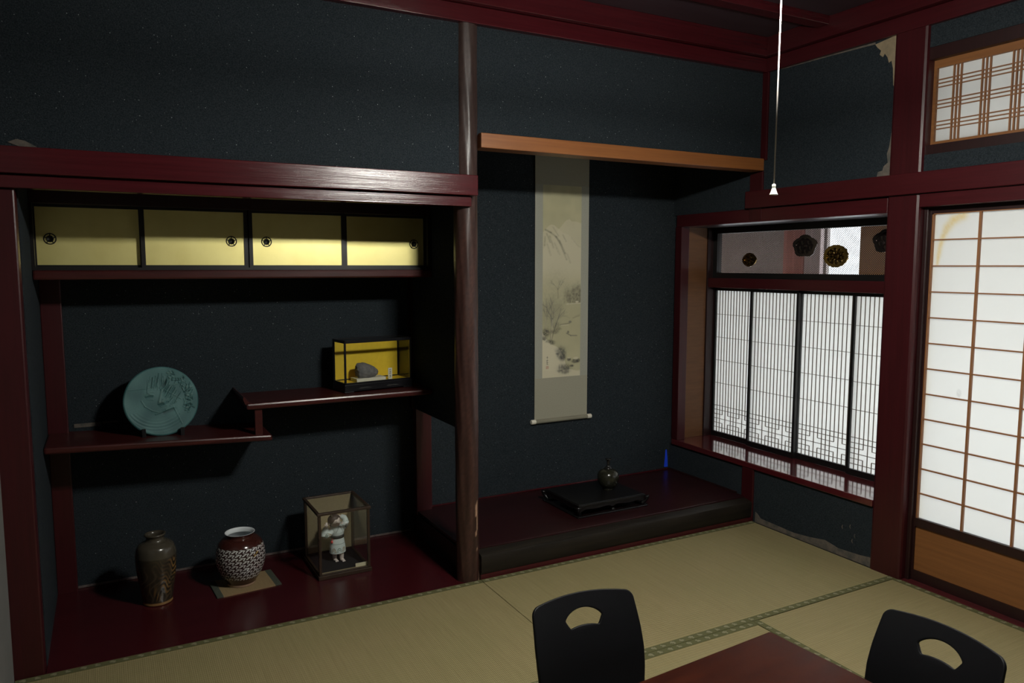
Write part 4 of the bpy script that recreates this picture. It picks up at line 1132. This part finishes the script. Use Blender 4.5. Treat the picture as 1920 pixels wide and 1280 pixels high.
obj('card', MB().box(-0.010, 0.012, -0.0015, 0.0015, 0.0, 0.058).box(-0.010, 0.012, -0.0015, 0.012, 0.0, 0.003), 'white_card', nc, local=True)
wk = MB()
for k, z in enumerate((0.049, 0.039, 0.029, 0.019, 0.010)):
    wk.box(-0.004, 0.006, -0.0019, -0.0014, z, z + 0.0014).box(0.0005, 0.002, -0.0019, -0.0014, z - 0.003, z + 0.004)
    if k % 2: wk.box(-0.003, 0.005, -0.0019, -0.0014, z - 0.0035, z - 0.0022)
    else: wk.box(-0.004, -0.0025, -0.0019, -0.0014, z - 0.003, z + 0.002)
obj('writing', wk, 'ink', nc, local=True)

# ------------------------------------------------------------------ vases on the recess floor
def painted_lathe(prof, n, colf, M):
    # dense profile, colour function of (angle, arc 0..1, z)
    pts = [Vector((p[0], p[1])) for p in prof]
    d = [0]
    for a, b in zip(pts, pts[1:]): d.append(d[-1] + (b - a).length)
    m = 200; out = []
    for j in range(m + 1):
        s = d[-1] * j / m
        i = max(k for k in range(len(d)) if d[k] <= s + 1e-9); i = min(i, len(d) - 2)
        t = (s - d[i]) / (d[i + 1] - d[i] + 1e-12)
        out.append(((pts[i] * (1 - t) + pts[i + 1] * t), j / m))
    b = MB(); cs = []
    for p, s in out:
        for k in range(n):
            a = 2 * math.pi * k / n
            c, dr = colf(a, s, p[1])
            b.v.append(tuple(M @ Vector(((p[0] + dr) * math.cos(a), (p[0] + dr) * math.sin(a), p[1])))); cs.append(c)
    for j in range(m):
        for k in range(n):
            k2 = (k + 1) % n
            b.f.append((j * n + k, j * n + k2, (j + 1) * n + k2, (j + 1) * n + k))
    b.f.append(tuple(range(n))[::-1]); b.f.append(tuple(range(m * n, (m + 1) * n)))
    return b, cs
def spline(prof, k=6):
    out = []
    P = [prof[0]] + list(prof) + [prof[-1]]
    for i in range(1, len(P) - 2):
        p0, p1, p2, p3 = P[i - 1], P[i], P[i + 1], P[i + 2]
        for q in range(k):
            t = q / k
            out.append(tuple(0.5 * ((2 * p1[c]) + (-p0[c] + p2[c]) * t + (2 * p0[c] - 5 * p1[c] + 4 * p2[c] - p3[c]) * t * t + (-p0[c] + 3 * p1[c] - 3 * p2[c] + p3[c]) * t ** 3) for c in (0, 1)))
    out.append(P[-2])
    return out
def vase_col(a, s, z):
    c = np.array((0.034, 0.027, 0.018)); dr = 0.0
    if z > 0.215: c = np.array((0.055, 0.047, 0.034))
    if 0.014 > z: c = np.array((0.22, 0.12, 0.045))
    if 0.018 < z < 0.225:
        # a coiling dragon in gilt relief: flowing fine lines gathered on the right-hand side
        aa = (a + math.pi) % (2 * math.pi) - math.pi
        sw = aa + 1.05 + 0.55 * math.sin(26 * z + 0.6)
        m = math.exp(-(sw / 0.62) ** 2) * min(1, (0.215 - z) / 0.03) * min(1, (z - 0.018) / 0.03)
        m = max(0.0, m)
        ln = math.sin(190 * z + 8 * math.sin(2.3 * aa + 16 * z) + 3 * math.sin(9 * aa - 30 * z) + 4 * aa)
        ln2 = math.sin(95 * z - 14 * aa + 3 * math.sin(60 * z))
        e = 0.95 * max(0.0, ln) * m * (0.55 + 0.45 * math.sin(7 * aa + 33 * z))
        bk = max(0.0, ln2 - 0.35) * min(1, (0.20 - z) / 0.05) if z < 0.20 else 0.0
        c = c * (1 - 0.55 * max(0, -ln) * m) + np.array((0.085, 0.060, 0.035)) * 0.5 * bk
        c = c * (1 - min(1, 1.2 * e)) + np.array((0.235, 0.125, 0.036)) * min(1, 1.2 * e)
        dr = 0.0018 * e + 0.0008 * bk
    return c, dr
v1 = thing('tall_vase', 'tall dark brown vase with gilded swirling relief, left of the wide jar on the floorboard', 'vase', (-1.352, 0.470, 0.0))
pr1 = spline([(0.056, 0.0), (0.061, 0.002), (0.061, 0.008), (0.060, 0.014), (0.067, 0.06), (0.077, 0.13), (0.0825, 0.190), (0.082, 0.225), (0.074, 0.254), (0.056, 0.270), (0.042, 0.276), (0.037, 0.284), (0.037, 0.294), (0.043, 0.302), (0.044, 0.306), (0.039, 0.3085), (0.034, 0.306), (0.029, 0.295), (0.030, 0.27), (0.045, 0.24), (0.05, 0.15), (0.04, 0.03), (0.002, 0.02)])
b, cs = painted_lathe(pr1, 160, vase_col, Matrix.Translation(v1.location))
# inside of the vase stays plain
k0 = int(0.56 * 200)
obj('body', b, 'vase_glaze', v1, smooth=True, colors=cs)
JR = (-0.998, 0.490, 0.006)
jar = thing('patterned_jar', 'wide brown jar with a white broken lattice pattern, standing on a small straw mat', 'vase', JR)
pr2 = spline([(0.058, 0.0), (0.064, 0.001), (0.065, 0.010), (0.070, 0.020), (0.088, 0.048), (0.103, 0.085), (0.109, 0.125), (0.107, 0.160), (0.097, 0.192), (0.079, 0.213), (0.064, 0.221), (0.0605, 0.226), (0.062, 0.236), (0.066, 0.242)])
HJ = 0.242
def jar_col(a, s, z):
    brown = np.array((0.046, 0.013, 0.010)); white = np.array((0.56, 0.55, 0.54)); dark = np.array((0.036, 0.018, 0.017))
    if z < 0.010: return np.array((0.30, 0.20, 0.14)), 0
    if z < 0.040 or z > 0.190: return brown, 0
    if z > 0.238: return np.array((0.34, 0.26, 0.20)), 0
    rows = 9; nc = 21
    t = (z - 0.040) / 0.150 * rows
    r = int(t); fv = t - r
    uu = a / (2 * math.pi) * nc + 0.5 * (r % 2)
    fu = uu - math.floor(uu); cidx = int(math.floor(uu))
    # key-fret: short strokes at alternating angles
    x, y = fu - 0.5, fv - 0.5
    def stroke(px, py, qx, qy, w):
        dx, dy = qx - px, qy - py
        k = max(0, min(1, ((x - px) * dx + (y - py) * dy) / (dx * dx + dy * dy)))
        return math.hypot((x - px - k * dx), (y - py - k * dy)) < w
    s1 = stroke(-0.42, -0.26, 0.02, 0.22, 0.12) or stroke(0.02, 0.22, 0.36, 0.16, 0.10) or stroke(0.36, 0.16, 0.16, -0.36, 0.085)
    if s1: return white, 0
    if stroke(-0.30, 0.32, -0.08, 0.40, 0.07): return white * 0.8, 0
    return dark, 0
b, cs = painted_lathe(pr2, 520, jar_col, Matrix.Translation(JR))
b.f = b.f[:-1]
for i, p in enumerate(b.v):        # a gilt patch on the right of the pattern
    a = math.atan2(p[1] - JR[1], p[0] - JR[0])
    if abs(a + 1.05) < 0.13 and abs(p[2] - JR[2] - 0.158 - 0.05 * (a + 1.05)) < 0.006 and cs[i][0] > 0.2: cs[i] = np.array((0.50, 0.34, 0.10))
obj('body', b, 'jar_glaze', jar, smooth=True, colors=cs, recalc=False)
inn = spline([(0.066, 0.242), (0.0645, 0.2425), (0.060, 0.238), (0.057, 0.228), (0.058, 0.221), (0.074, 0.206), (0.092, 0.18), (0.100, 0.13), (0.09, 0.07), (0.06, 0.02), (0.002, 0.016)])
m_, nt_, b_ = nmat('white_glaze'); setp(b_, Base_Color=(0.70, 0.74, 0.76, 1), Roughness=0.15); MATS['white_glaze'] = m_
obj('inner_lining', MB().lathe(inn, 64, Matrix.Translation(JR), cap=False), 'white_glaze', jar, 'white glazed mouth', smooth=True)
jm = thing('straw_mat', 'small straw mat with dark green edges under the patterned jar', 'mat', (-0.985, 0.475, 0.0), R(4))
obj('straw', MB().box(-0.118, 0.118, -0.097, 0.097, 0.0, 0.0052), 'mat_straw', jm, local=True)
for s in (-1, 1):
    obj('cloth_edge', MB().box(s * 0.128 - 0.014, s * 0.128 + 0.014, -0.098, 0.098, 0.0, 0.0062), 'mat_edge', jm, 'dark green cloth edge', local=True, bev=0.001)

# ------------------------------------------------------------------ doll in its glass case (recess floor)
DW, DD, DH = 0.258, 0.292, 0.322
dc = thing('doll_display_case', 'brown wooden glass case with a beige cloth back, holding a white figurine, on the floorboard', 'display case', (-0.676, 0.342, 0.0), R(0.5))
obj('base', MB().box(0, DW, 0, DD, 0.0, 0.020), 'case_wood', dc, bev=0.002, local=True)
fr = MB(); t = 0.013; a0 = 0.005
for xx in (a0, DW - a0 - t):
    for yy in (a0, DD - a0 - t): fr.box(xx, xx + t, yy, yy + t, 0.020, DH - 0.012)
fr.box(a0, DW - a0, a0, a0 + t, 0.020, 0.026).box(a0, DW - a0, DD - a0 - t, DD - a0, 0.020, 0.034)
for xx in (a0, DW - a0 - t): fr.box(xx, xx + t, a0 + t, DD - a0 - t, 0.020, 0.028)
fr.box(0.0, DW, 0.0, 0.016, DH - 0.012, DH).box(0.0, DW, DD - 0.014, DD, DH - 0.012, DH)
for xx in (0.0, DW - 0.014): fr.box(xx, xx + 0.014, 0.016, DD - 0.014, DH - 0.012, DH)
obj('frame', fr, 'case_wood', dc, bev=0.0015, local=True)
obj('back_panel', MB().box(a0 + 0.004, DW - a0 - 0.004, DD - 0.016, DD - 0.012, 0.020, DH - 0.010), 'case_cloth', dc, 'beige cloth back', local=True)
obj('inner_floor', MB().box(a0 + t, DW - a0 - t, 0.030, DD - 0.018, 0.020, 0.0235), 'case_floor', dc, 'black inner floor', local=True)
obj('cloth_lining', MB().box(a0 + t, DW - a0 - t, 0.0185, 0.030, 0.020, 0.0240), 'case_cloth', dc, local=True)
obj('front_glass', MB().box(a0 + 0.004, DW - a0 - 0.004, a0 + 0.004, a0 + 0.0055, 0.024, DH - 0.012), 'case_glass', dc, local=True)
for xx in (a0 + 0.004, DW - a0 - 0.0055): obj('side_glass', MB().box(xx, xx + 0.0015, 0.020, DD - 0.018, 0.024, DH - 0.012), 'case_glass', dc, local=True)
obj('top_glass', MB().box(0.010, DW - 0.010, 0.012, DD - 0.012, DH - 0.008, DH - 0.0065), 'case_glass', dc, local=True)
obj('side_latch', MB().box(a0 + 0.002, a0 + 0.010, a0 - 0.004, a0 + 0.001, 0.115, 0.122).box(a0 + 0.004, a0 + 0.008, a0 - 0.003, a0 + 0.0005, 0.122, 0.195).box(a0 + 0.002, a0 + 0.010, a0 - 0.004, a0 + 0.001, 0.195, 0.203), 'case_wood', dc, local=True)
DM = wm(dc)
tag(obj('caption_card', MB().box(0.185, 0.244, 0.0265, 0.029, 0.0242, 0.041, DM), 'cream_card', org=tuple(DM @ Vector((0.21, 0.028, 0.0242)))), 'blank cream caption card at the front right corner inside the figurine case', 'card')

fz = 0.0238
fig = thing('figurine', 'porcelain figurine in pale blue robe, arms raised to its head, inside the brown case', 'figurine', tuple(DM @ Vector((0.132, 0.148, fz))), R(12))
HC = Vector((-0.016, -0.004, 0.208))            # head centre
HT = Matrix.Translation(HC) @ Matrix.Rotation(R(-13), 4, 'Y') @ Matrix.Rotation(R(10), 4, 'X') @ Matrix.Rotation(R(14), 4, 'Z')
body = MB()
body.ell((0, 0, 0), 0.0300, 0.0290, 0.0310, 24, 16, HT)
body.ell((0, -0.008, -0.010), 0.0245, 0.0215, 0.0200, 20, 12, HT)            # cheeks and jaw
body.ell((0, -0.0285, -0.004), 0.0028, 0.0035, 0.0042, 10, 8, HT)            # nose
for s in (-1, 1): body.ell((s * 0.0300, 0.002, -0.004), 0.0034, 0.0050, 0.0068, 10, 8, HT)      # ears
body.tube([(-0.012, 0.0, 0.186), (-0.006, 0.0, 0.172), (0, 0, 0.160)], [0.013, 0.013, 0.018], 14)
body.ell((0, 0, 0.150), 0.030, 0.021, 0.028); body.ell((0, 0, 0.112), 0.026, 0.020, 0.030); body.ell((0, 0, 0.080), 0.028, 0.022, 0.022)
# arms: on the left a bent arm with the hand by the cheek, on the right the hand goes behind the head
RA = [(-0.028, 0, 0.168), (-0.050, -0.004, 0.150), (-0.064, -0.008, 0.140), (-0.060, -0.004, 0.165), (-0.056, 0.0, 0.184)]
LA = [(0.028, 0, 0.170), (0.040, 0.003, 0.190), (0.046, 0.006, 0.205), (0.032, 0.018, 0.212), (0.018, 0.028, 0.214)]
body.tube(RA, [0.0115, 0.0105, 0.0095, 0.0085, 0.0070], 12); body.tube(LA, [0.0115, 0.0105, 0.0095, 0.0085, 0.0070], 12)
def doll_hand(p, d, side):
    p = Vector(p); d = Vector(d).normalized(); n = d.cross(Vector(side)).normalized(); s = Vector(side).normalized()
    body.ell(tuple(p + d * 0.006), 0.0075, 0.0062, 0.0085, 12, 8)
    for k, (o, L) in enumerate(((-0.0056, 0.0105), (-0.0019, 0.0125), (0.0019, 0.0118), (0.0056, 0.0095))):
        b0 = p + d * 0.010 + s * o
        body.tube([tuple(b0), tuple(b0 + d * L * 0.55), tuple(b0 + d * L * 0.85 + n * 0.003)], [0.0023, 0.0021, 0.0016], 8)
    b0 = p + d * 0.003 + s * -0.006
    body.tube([tuple(b0), tuple(b0 - s * 0.005 + d * 0.004), tuple(b0 - s * 0.006 + d * 0.009)], [0.0025, 0.0023, 0.0017], 8)
doll_hand((-0.056, 0.0, 0.184), (0.25, 0.1, 1), (1, 0.2, -0.25))
doll_hand((0.018, 0.028, 0.214), (-1, 0.1, 0.1), (0.1, 0, 1))
# legs and feet
for hx, kx, fx, fy in ((-0.014, -0.012, -0.011, 0.010), (0.014, 0.016, 0.016, -0.010)):
    body.tube([(hx, 0, 0.080), (kx, fy * 0.5, 0.048), (fx, fy, 0.030), (fx, fy, 0.010)], [0.0155, 0.0135, 0.0115, 0.0095], 14)
    body.ell((fx, fy - 0.008, 0.0062), 0.0095, 0.0180, 0.0064, 14, 10)
    for k in range(5): body.ell((fx - 0.0068 + 0.0034 * k, fy - 0.0245 - 0.0012 * math.sin(k * 0.8), 0.0034), 0.0021, 0.0034, 0.0029, 8, 6)
bo = obj('body', body, 'porcelain_skin', fig, smooth=True, local=True)
rm = bo.modifiers.new('one_surface', 'REMESH'); rm.mode = 'VOXEL'; rm.voxel_size = 0.0012; rm.use_smooth_shade = True
sm = bo.modifiers.new('soften', 'SMOOTH'); sm.factor = 0.5; sm.iterations = 3
# hair with two tufts
hr = MB(); nn, mm = 28, 12
for j in range(mm + 1):
    for k in range(nn):
        a = 2 * math.pi * k / nn
        front = -math.sin(a)                      # +1 towards the face
        lim = R(128) - R(72) * max(0, front) ** 0.7 + R(5) * math.sin(7 * a)
        th = lim * j / mm
        r = 1.075 + 0.015 * math.sin(9 * a)
        hr.v.append(tuple(HT @ Vector((0.0300 * r * math.sin(th) * math.cos(a), 0.0290 * r * math.sin(th) * math.sin(a) + 0.001, 0.0310 * r * math.cos(th)))))
for j in range(mm):
    for k in range(nn):
        k2 = (k + 1) % nn
        hr.f.append((j * nn + k, j * nn + k2, (j + 1) * nn + k2, (j + 1) * nn + k))
for sx, h in ((-0.014, 0.016), (-0.002, 0.019)):
    hr.tube([tuple(HT @ Vector((sx, 0, 0.030))), tuple(HT @ Vector((sx - 0.001, -0.002, 0.030 + h * 0.6))), tuple(HT @ Vector((sx + 0.002, -0.003, 0.030 + h)))], [0.0048, 0.0038, 0.0008], 8)
ho = obj('hair', hr, 'doll_hair', fig, 'dark brown hair', smooth=True, local=True)
sd = ho.modifiers.new('thickness', 'SOLIDIFY'); sd.thickness = 0.0012
fe = MB()
for s in (-1, 1):
    fe.tube([tuple(HT @ Vector((s * 0.0145, -0.0268, 0.001))), tuple(HT @ Vector((s * 0.0105, -0.0290, 0.0024))), tuple(HT @ Vector((s * 0.0065, -0.0300, 0.001)))], [0.0005, 0.0012, 0.0005], 8)
    fe.tube([tuple(HT @ Vector((s * 0.0155, -0.0255, 0.0085))), tuple(HT @ Vector((s * 0.0105, -0.0278, 0.0108))), tuple(HT @ Vector((s * 0.0060, -0.0290, 0.0098)))], [0.0004, 0.0008, 0.0004], 8)
obj('painted_eye', fe, 'doll_hair', fig, local=True)
obj('painted_mouth', MB().tube([tuple(HT @ Vector((-0.0055, -0.0290, -0.0140))), tuple(HT @ Vector((0, -0.0305, -0.0155))), tuple(HT @ Vector((0.0055, -0.0290, -0.0140)))], [0.0004, 0.0012, 0.0004], 8), 'doll_lip', fig, local=True)
# robe
def robe_loft(secs, n=40, colf=None):
    b = MB(); cs = []
    for (c, rx_, ry_, M) in secs:
        for k in range(n):
            a = 2 * math.pi * k / n
            p = M @ Vector((rx_ * math.cos(a), ry_ * math.sin(a), 0)) + Vector(c) if M else Vector((c[0] + rx_ * math.cos(a), c[1] + ry_ * math.sin(a), c[2]))
            b.v.append(tuple(p)); cs.append(colf(a, p))
    m = len(secs)
    for j in range(m - 1):
        for k in range(n):
            k2 = (k + 1) % n
            b.f.append((j * n + k, j * n + k2, (j + 1) * n + k2, (j + 1) * n + k))
    return b, cs
def robe_color(a, p):
    c = np.array((0.66, 0.74, 0.715))
    z = p.z
    if 0.052 < z < 0.076 and p.y < 0.012:
        u = (a / (2 * math.pi) * 9) % 1
        r = math.hypot((u - 0.5) / 0.42, (z - 0.055) / 0.019)
        if 0.80 < r < 1.0 or 0.42 < r < 0.58: c = np.array((0.30, 0.19, 0.045)) if int(a / (2 * math.pi) * 9) % 2 else np.array((0.13, 0.20, 0.15))
    if 0.091 < z < 0.0935: c = np.array((0.34, 0.42, 0.41))
    # crossed collar
    if z > 0.150 and p.y < 0:
        w = (0.188 - z) * 0.62
        if abs(p.x - 0.0 ) < w * 0.9 and abs(p.x) > w * 0.9 - 0.004: c = np.array((0.30, 0.35, 0.34))
    return c
prof_r = [(0.045, 0.0395, 0.0340), (0.0465, 0.0410, 0.0355), (0.060, 0.0405, 0.0350), (0.080, 0.0385, 0.0325), (0.100, 0.0355, 0.0295), (0.118, 0.0315, 0.0265), (0.126, 0.0305, 0.0255), (0.136, 0.0320, 0.0265), (0.150, 0.0365, 0.0290), (0.164, 0.0375, 0.0285), (0.174, 0.0320, 0.0250), (0.181, 0.0230, 0.0195), (0.185, 0.0165, 0.0155)]
zz = [prof_r[0][0] + (prof_r[-1][0] - prof_r[0][0]) * k / 90 for k in range(91)]
secs = []
for z in zz:
    rx_ = np.interp(z, [p[0] for p in prof_r], [p[1] for p in prof_r]); ry_ = np.interp(z, [p[0] for p in prof_r], [p[2] for p in prof_r])
    secs.append(((-0.006 * max(0, (z - 0.15) / 0.035), 0, z), rx_ , ry_, None))
b, cs = robe_loft(secs, 96, robe_color)
ro = obj('robe', b, 'doll_robe', fig, 'pale blue robe with a gilt wave pattern', smooth=True, local=True, colors=cs)
sd = ro.modifiers.new('thickness', 'SOLIDIFY'); sd.thickness = 0.0014; sd.offset = -1
def sleeve(pts, rad, flat, pz):
    pts = [Vector(p) for p in pts]; secs = []
    K = 44
    for i in range(K + 1):
        t = i / K * (len(pts) - 1); j = min(int(t), len(pts) - 2); f = t - j
        p = pts[j].lerp(pts[j + 1], f); d = (pts[min(j + 1, len(pts) - 1)] - pts[j]).normalized()
        if 0 < j or f > 0.5:
            d2 = (pts[min(j + 2, len(pts) - 1)] - pts[min(j + 1, len(pts) - 2)])
            if d2.length > 1e-6: d = d.lerp(d2.normalized(), f * 0.6).normalized()
        r = rad[j] * (1 - f) + rad[j + 1] * f
        M = d.to_track_quat('Z', 'Y').to_matrix()
        secs.append((tuple(p), r, r * flat, M))
    def cf(a, p):
        c = np.array((0.66, 0.74, 0.715))
        r = math.hypot((p.x - pz[0]) / 0.016, (p.z - pz[1]) / 0.010)
        if p.y < 0 and (0.75 < r < 1.0 or 0.3 < r < 0.5): c = np.array((0.12, 0.17, 0.13)) if p.x < pz[0] else np.array((0.26, 0.17, 0.05))
        return c
    b, cs = robe_loft(secs, 48, cf)
    return b, cs
for pts, rad, pz in (([(-0.022, 0, 0.163), (-0.046, -0.004, 0.150), (-0.066, -0.006, 0.143), (-0.066, -0.003, 0.158), (-0.058, 0, 0.180)], [0.016, 0.0205, 0.0205, 0.0180, 0.0125], (-0.058, 0.146)),
                     ([(0.022, 0, 0.160), (0.038, 0.002, 0.172), (0.047, 0.005, 0.190), (0.044, 0.008, 0.206), (0.030, 0.018, 0.214)], [0.018, 0.0215, 0.0195, 0.0165, 0.0125], (0.049, 0.172))):
    b, cs = sleeve(pts, rad, 0.82, pz)
    so = obj('sleeve', b, 'doll_robe', fig, 'pale blue sleeve', smooth=True, local=True, colors=cs)
    sd = so.modifiers.new('thickness', 'SOLIDIFY'); sd.thickness = 0.0012; sd.offset = -1
bl = MB()
bl.lathe([(1.0, 0.119), (1.045, 0.1195), (1.045, 0.1345), (1.0, 0.135)], 48, Matrix.Diagonal((0.0322, 0.0272, 1, 1)))
bl.ell((0.020, -0.0235, 0.130), 0.006, 0.004, 0.005)
obj('belt', bl, 'doll_belt', fig, 'dark belt', local=True, smooth=True)
obj('red_tassel', MB().ell((-0.0365, -0.014, 0.106), 0.0062, 0.0055, 0.0080).tube([(-0.032, -0.012, 0.122), (-0.036, -0.014, 0.108)], 0.0015, 8), 'doll_red', fig, 'red tassel at the belt', local=True, smooth=True)

# ------------------------------------------------------------------ low table
tb = thing('low_table', 'low dark red lacquered table in the foreground', 'table', (0.297, -1.468, 0.0), R(4.0))
TW, TD, TH = 1.20, 0.80, 0.33
obj('tabletop', MB().box(-TW, 0, -TD, 0, TH - 0.028, TH), 'table_lacquer', tb, bev=0.006, local=True)
ap = MB()
obj('apron', ap.box(-TW + 0.05, -0.05, -0.062, -0.045, 0.23, TH - 0.028).box(-TW + 0.05, -0.05, -TD + 0.045, -TD + 0.062, 0.23, TH - 0.028).box(-TW + 0.045, -TW + 0.062, -TD + 0.062, -0.062, 0.23, TH - 0.028).box(-0.062, -0.045, -TD + 0.062, -0.062, 0.23, TH - 0.028), 'table_lacquer', tb, local=True)
for lx in (-TW + 0.07, -0.07):
    for ly in (-TD + 0.07, -0.07):
        lg = MB().hexa([(lx - 0.026, ly - 0.026, 0.002), (lx + 0.026, ly - 0.026, 0.002), (lx + 0.026, ly + 0.026, 0.002), (lx - 0.026, ly + 0.026, 0.002)], [(lx - 0.034, ly - 0.034, 0.23), (lx + 0.034, ly - 0.034, 0.23), (lx + 0.034, ly + 0.034, 0.23), (lx - 0.034, ly + 0.034, 0.23)])
        lg.box(lx - 0.034, lx + 0.034, ly - 0.034, ly + 0.034, 0.23, TH - 0.028)
        obj('leg', lg, 'table_lacquer', tb, bev=0.004, local=True)

# ------------------------------------------------------------------ legless floor chairs
SW_ = [(0.0, 0.180), (0.05, 0.184), (0.12, 0.189), (0.18, 0.190), (0.24, 0.187), (0.30, 0.179), (0.36, 0.173), (0.42, 0.173), (0.50, 0.183), (0.60, 0.198), (0.80, 0.205), (0.86, 0.200)]
def hwid(s): return float(np.interp(s, [p[0] for p in SW_], [p[1] for p in SW_]))
PROF = spline([(0.105, 0.430), (0.070, 0.345), (0.040, 0.255), (0.020, 0.165), (0.000, 0.090), (-0.030, 0.040), (-0.085, 0.017), (-0.180, 0.013), (-0.300, 0.015), (-0.400, 0.020)], 8)
_pd = [0.0]
for _a, _b in zip(PROF, PROF[1:]): _pd.append(_pd[-1] + math.hypot(_b[0] - _a[0], _b[1] - _a[1]))
def shell_pt(t, s):
    s = s + 0.012
    y = float(np.interp(s, _pd, [p[0] for p in PROF])); z = float(np.interp(s, _pd, [p[1] for p in PROF]))
    back = min(1, max(0, (0.46 - s) / 0.12))
    curve = 0.030 * (t / 0.2) ** 2
    return (t, y - curve * back, z + (1 - back) * 0.010 * (t / 0.2) ** 4)
def chair_shell():
    S1 = 0.34; rc_ = 0.030
    outl = []
    # outline of the back: up the right side, across the gently arched top, down the left side, along the bottom line
    for k in range(30):
        s = S1 - (S1 - rc_) * k / 29
        outl.append((hwid(s), s))
    w0 = hwid(rc_) - rc_
    for k in range(1, 12):
        a = R(90) * k / 12
        outl.append((w0 + rc_ * math.cos(a), rc_ - rc_ * math.sin(a)))
    for k in range(0, 41):
        t = w0 - 2 * w0 * k / 40
        outl.append((t, -0.010 * (1 - (t / w0) ** 2)))
    for k in range(1, 12):
        a = R(90) + R(90) * k / 12
        outl.append((-w0 + rc_ * math.cos(a), rc_ - rc_ * math.sin(a)))
    for k in range(30):
        s = rc_ + (S1 - rc_) * k / 29
        outl.append((-hwid(s), s))
    nb = 28
    bott = [(-hwid(S1) + 2 * hwid(S1) * k / nb, S1) for k in range(0, nb + 1)]
    ring = outl + bott[1:-1]
    C0 = Vector((0, 0.068))
    hole = []
    for k in range(25):
        a = R(-62) + R(124) * k / 24
        hole.append((0.0735 * math.sin(a) * 1.0, 0.1455 - 0.078 * math.cos(a)))
    hole += [(0.0655, 0.114), (0.058, 0.134), (0.051, 0.150), (0.046, 0.152)]
    for k in range(13):
        t = 0.044 - 0.088 * k / 12
        hole.append((t, 0.143 + 0.008 * (t / 0.046) ** 2))
    hole += [(-0.046, 0.152), (-0.051, 0.150), (-0.058, 0.134), (-0.0655, 0.114)]
    hole = [(p[0], 0.038 + (p[1] - 0.0675) * 0.68) for p in hole]
    def hit(d):
        best = None; n = len(hole)
        for i in range(n):
            p = Vector(hole[i]) - C0; q = Vector(hole[(i + 1) % n]) - C0
            e = q - p; den = d.x * e.y - d.y * e.x
            if abs(den) < 1e-12: continue
            tt = (p.x * e.y - p.y * e.x) / den; uu = (p.x * d.y - p.y * d.x) / den
            if tt > 0 and -1e-6 <= uu <= 1 + 1e-6 and (best is None or tt < best): best = tt
        return C0 + d * best
    b = MB(); K = 14; n = len(ring)
    for j in range(K + 1):
        for p in ring:
            v = Vector(p); h = hit((v - C0).normalized())
            q = h.lerp(v, (j / K))
            b.v.append(shell_pt(q.x, q.y))
    for j in range(K):
        for i in range(n):
            i2 = (i + 1) % n
            b.f.append((j * n + i, j * n + i2, (j + 1) * n + i2, (j + 1) * n + i))
    n0 = len(b.v); S2 = _pd[-1] - 0.012; J = 40
    for j in range(J + 1):
        s = S1 + (S2 - S1) * j / J
        for k in range(nb + 1):
            f = -1 + 2 * k / nb
            w = hwid(s)
            e = max(0, (s - (S2 - 0.05)) / 0.05)
            w = w * math.sqrt(max(0.0, 1 - 0.18 * e * e))
            b.v.append(shell_pt(f * w, s))
    for j in range(J):
        for k in range(nb):
            a = n0 + j * (nb + 1) + k
            b.f.append((a, a + 1, a + nb + 2, a + nb + 1))
    return b
def weld(o, d=0.0004):
    bm = bmesh.new(); bm.from_mesh(o.data)
    bmesh.ops.remove_doubles(bm, verts=bm.verts, dist=d)
    bmesh.ops.recalc_face_normals(bm, faces=bm.faces)
    bm.to_mesh(o.data); bm.free()
    for p in o.data.polygons: p.use_smooth = True
ch = obj('floor_chair', chair_shell(), 'chair_lacquer')
weld(ch)
sd = ch.modifiers.new('thickness', 'SOLIDIFY'); sd.thickness = 0.011; sd.offset = 0
bv = ch.modifiers.new('bevel', 'BEVEL'); bv.width = 0.003; bv.segments = 2; bv.limit_method = 'ANGLE'; bv.angle_limit = R(50)
tag(ch, 'black legless floor chair with fan-shaped hole, on the far side of the low table', 'floor chair', 'black legless floor chairs')
ch.location = (-0.205, -1.232, 0.0); ch.rotation_euler = (0, 0, R(-4.4))
ch2 = ch.copy(); col.objects.link(ch2)
ch2['label'] = 'black legless floor chair with fan-shaped hole, nearest the white paper door'
ch2.location = (0.520, -1.832, 0.0); ch2.rotation_euler = (0, 0, R(-90))
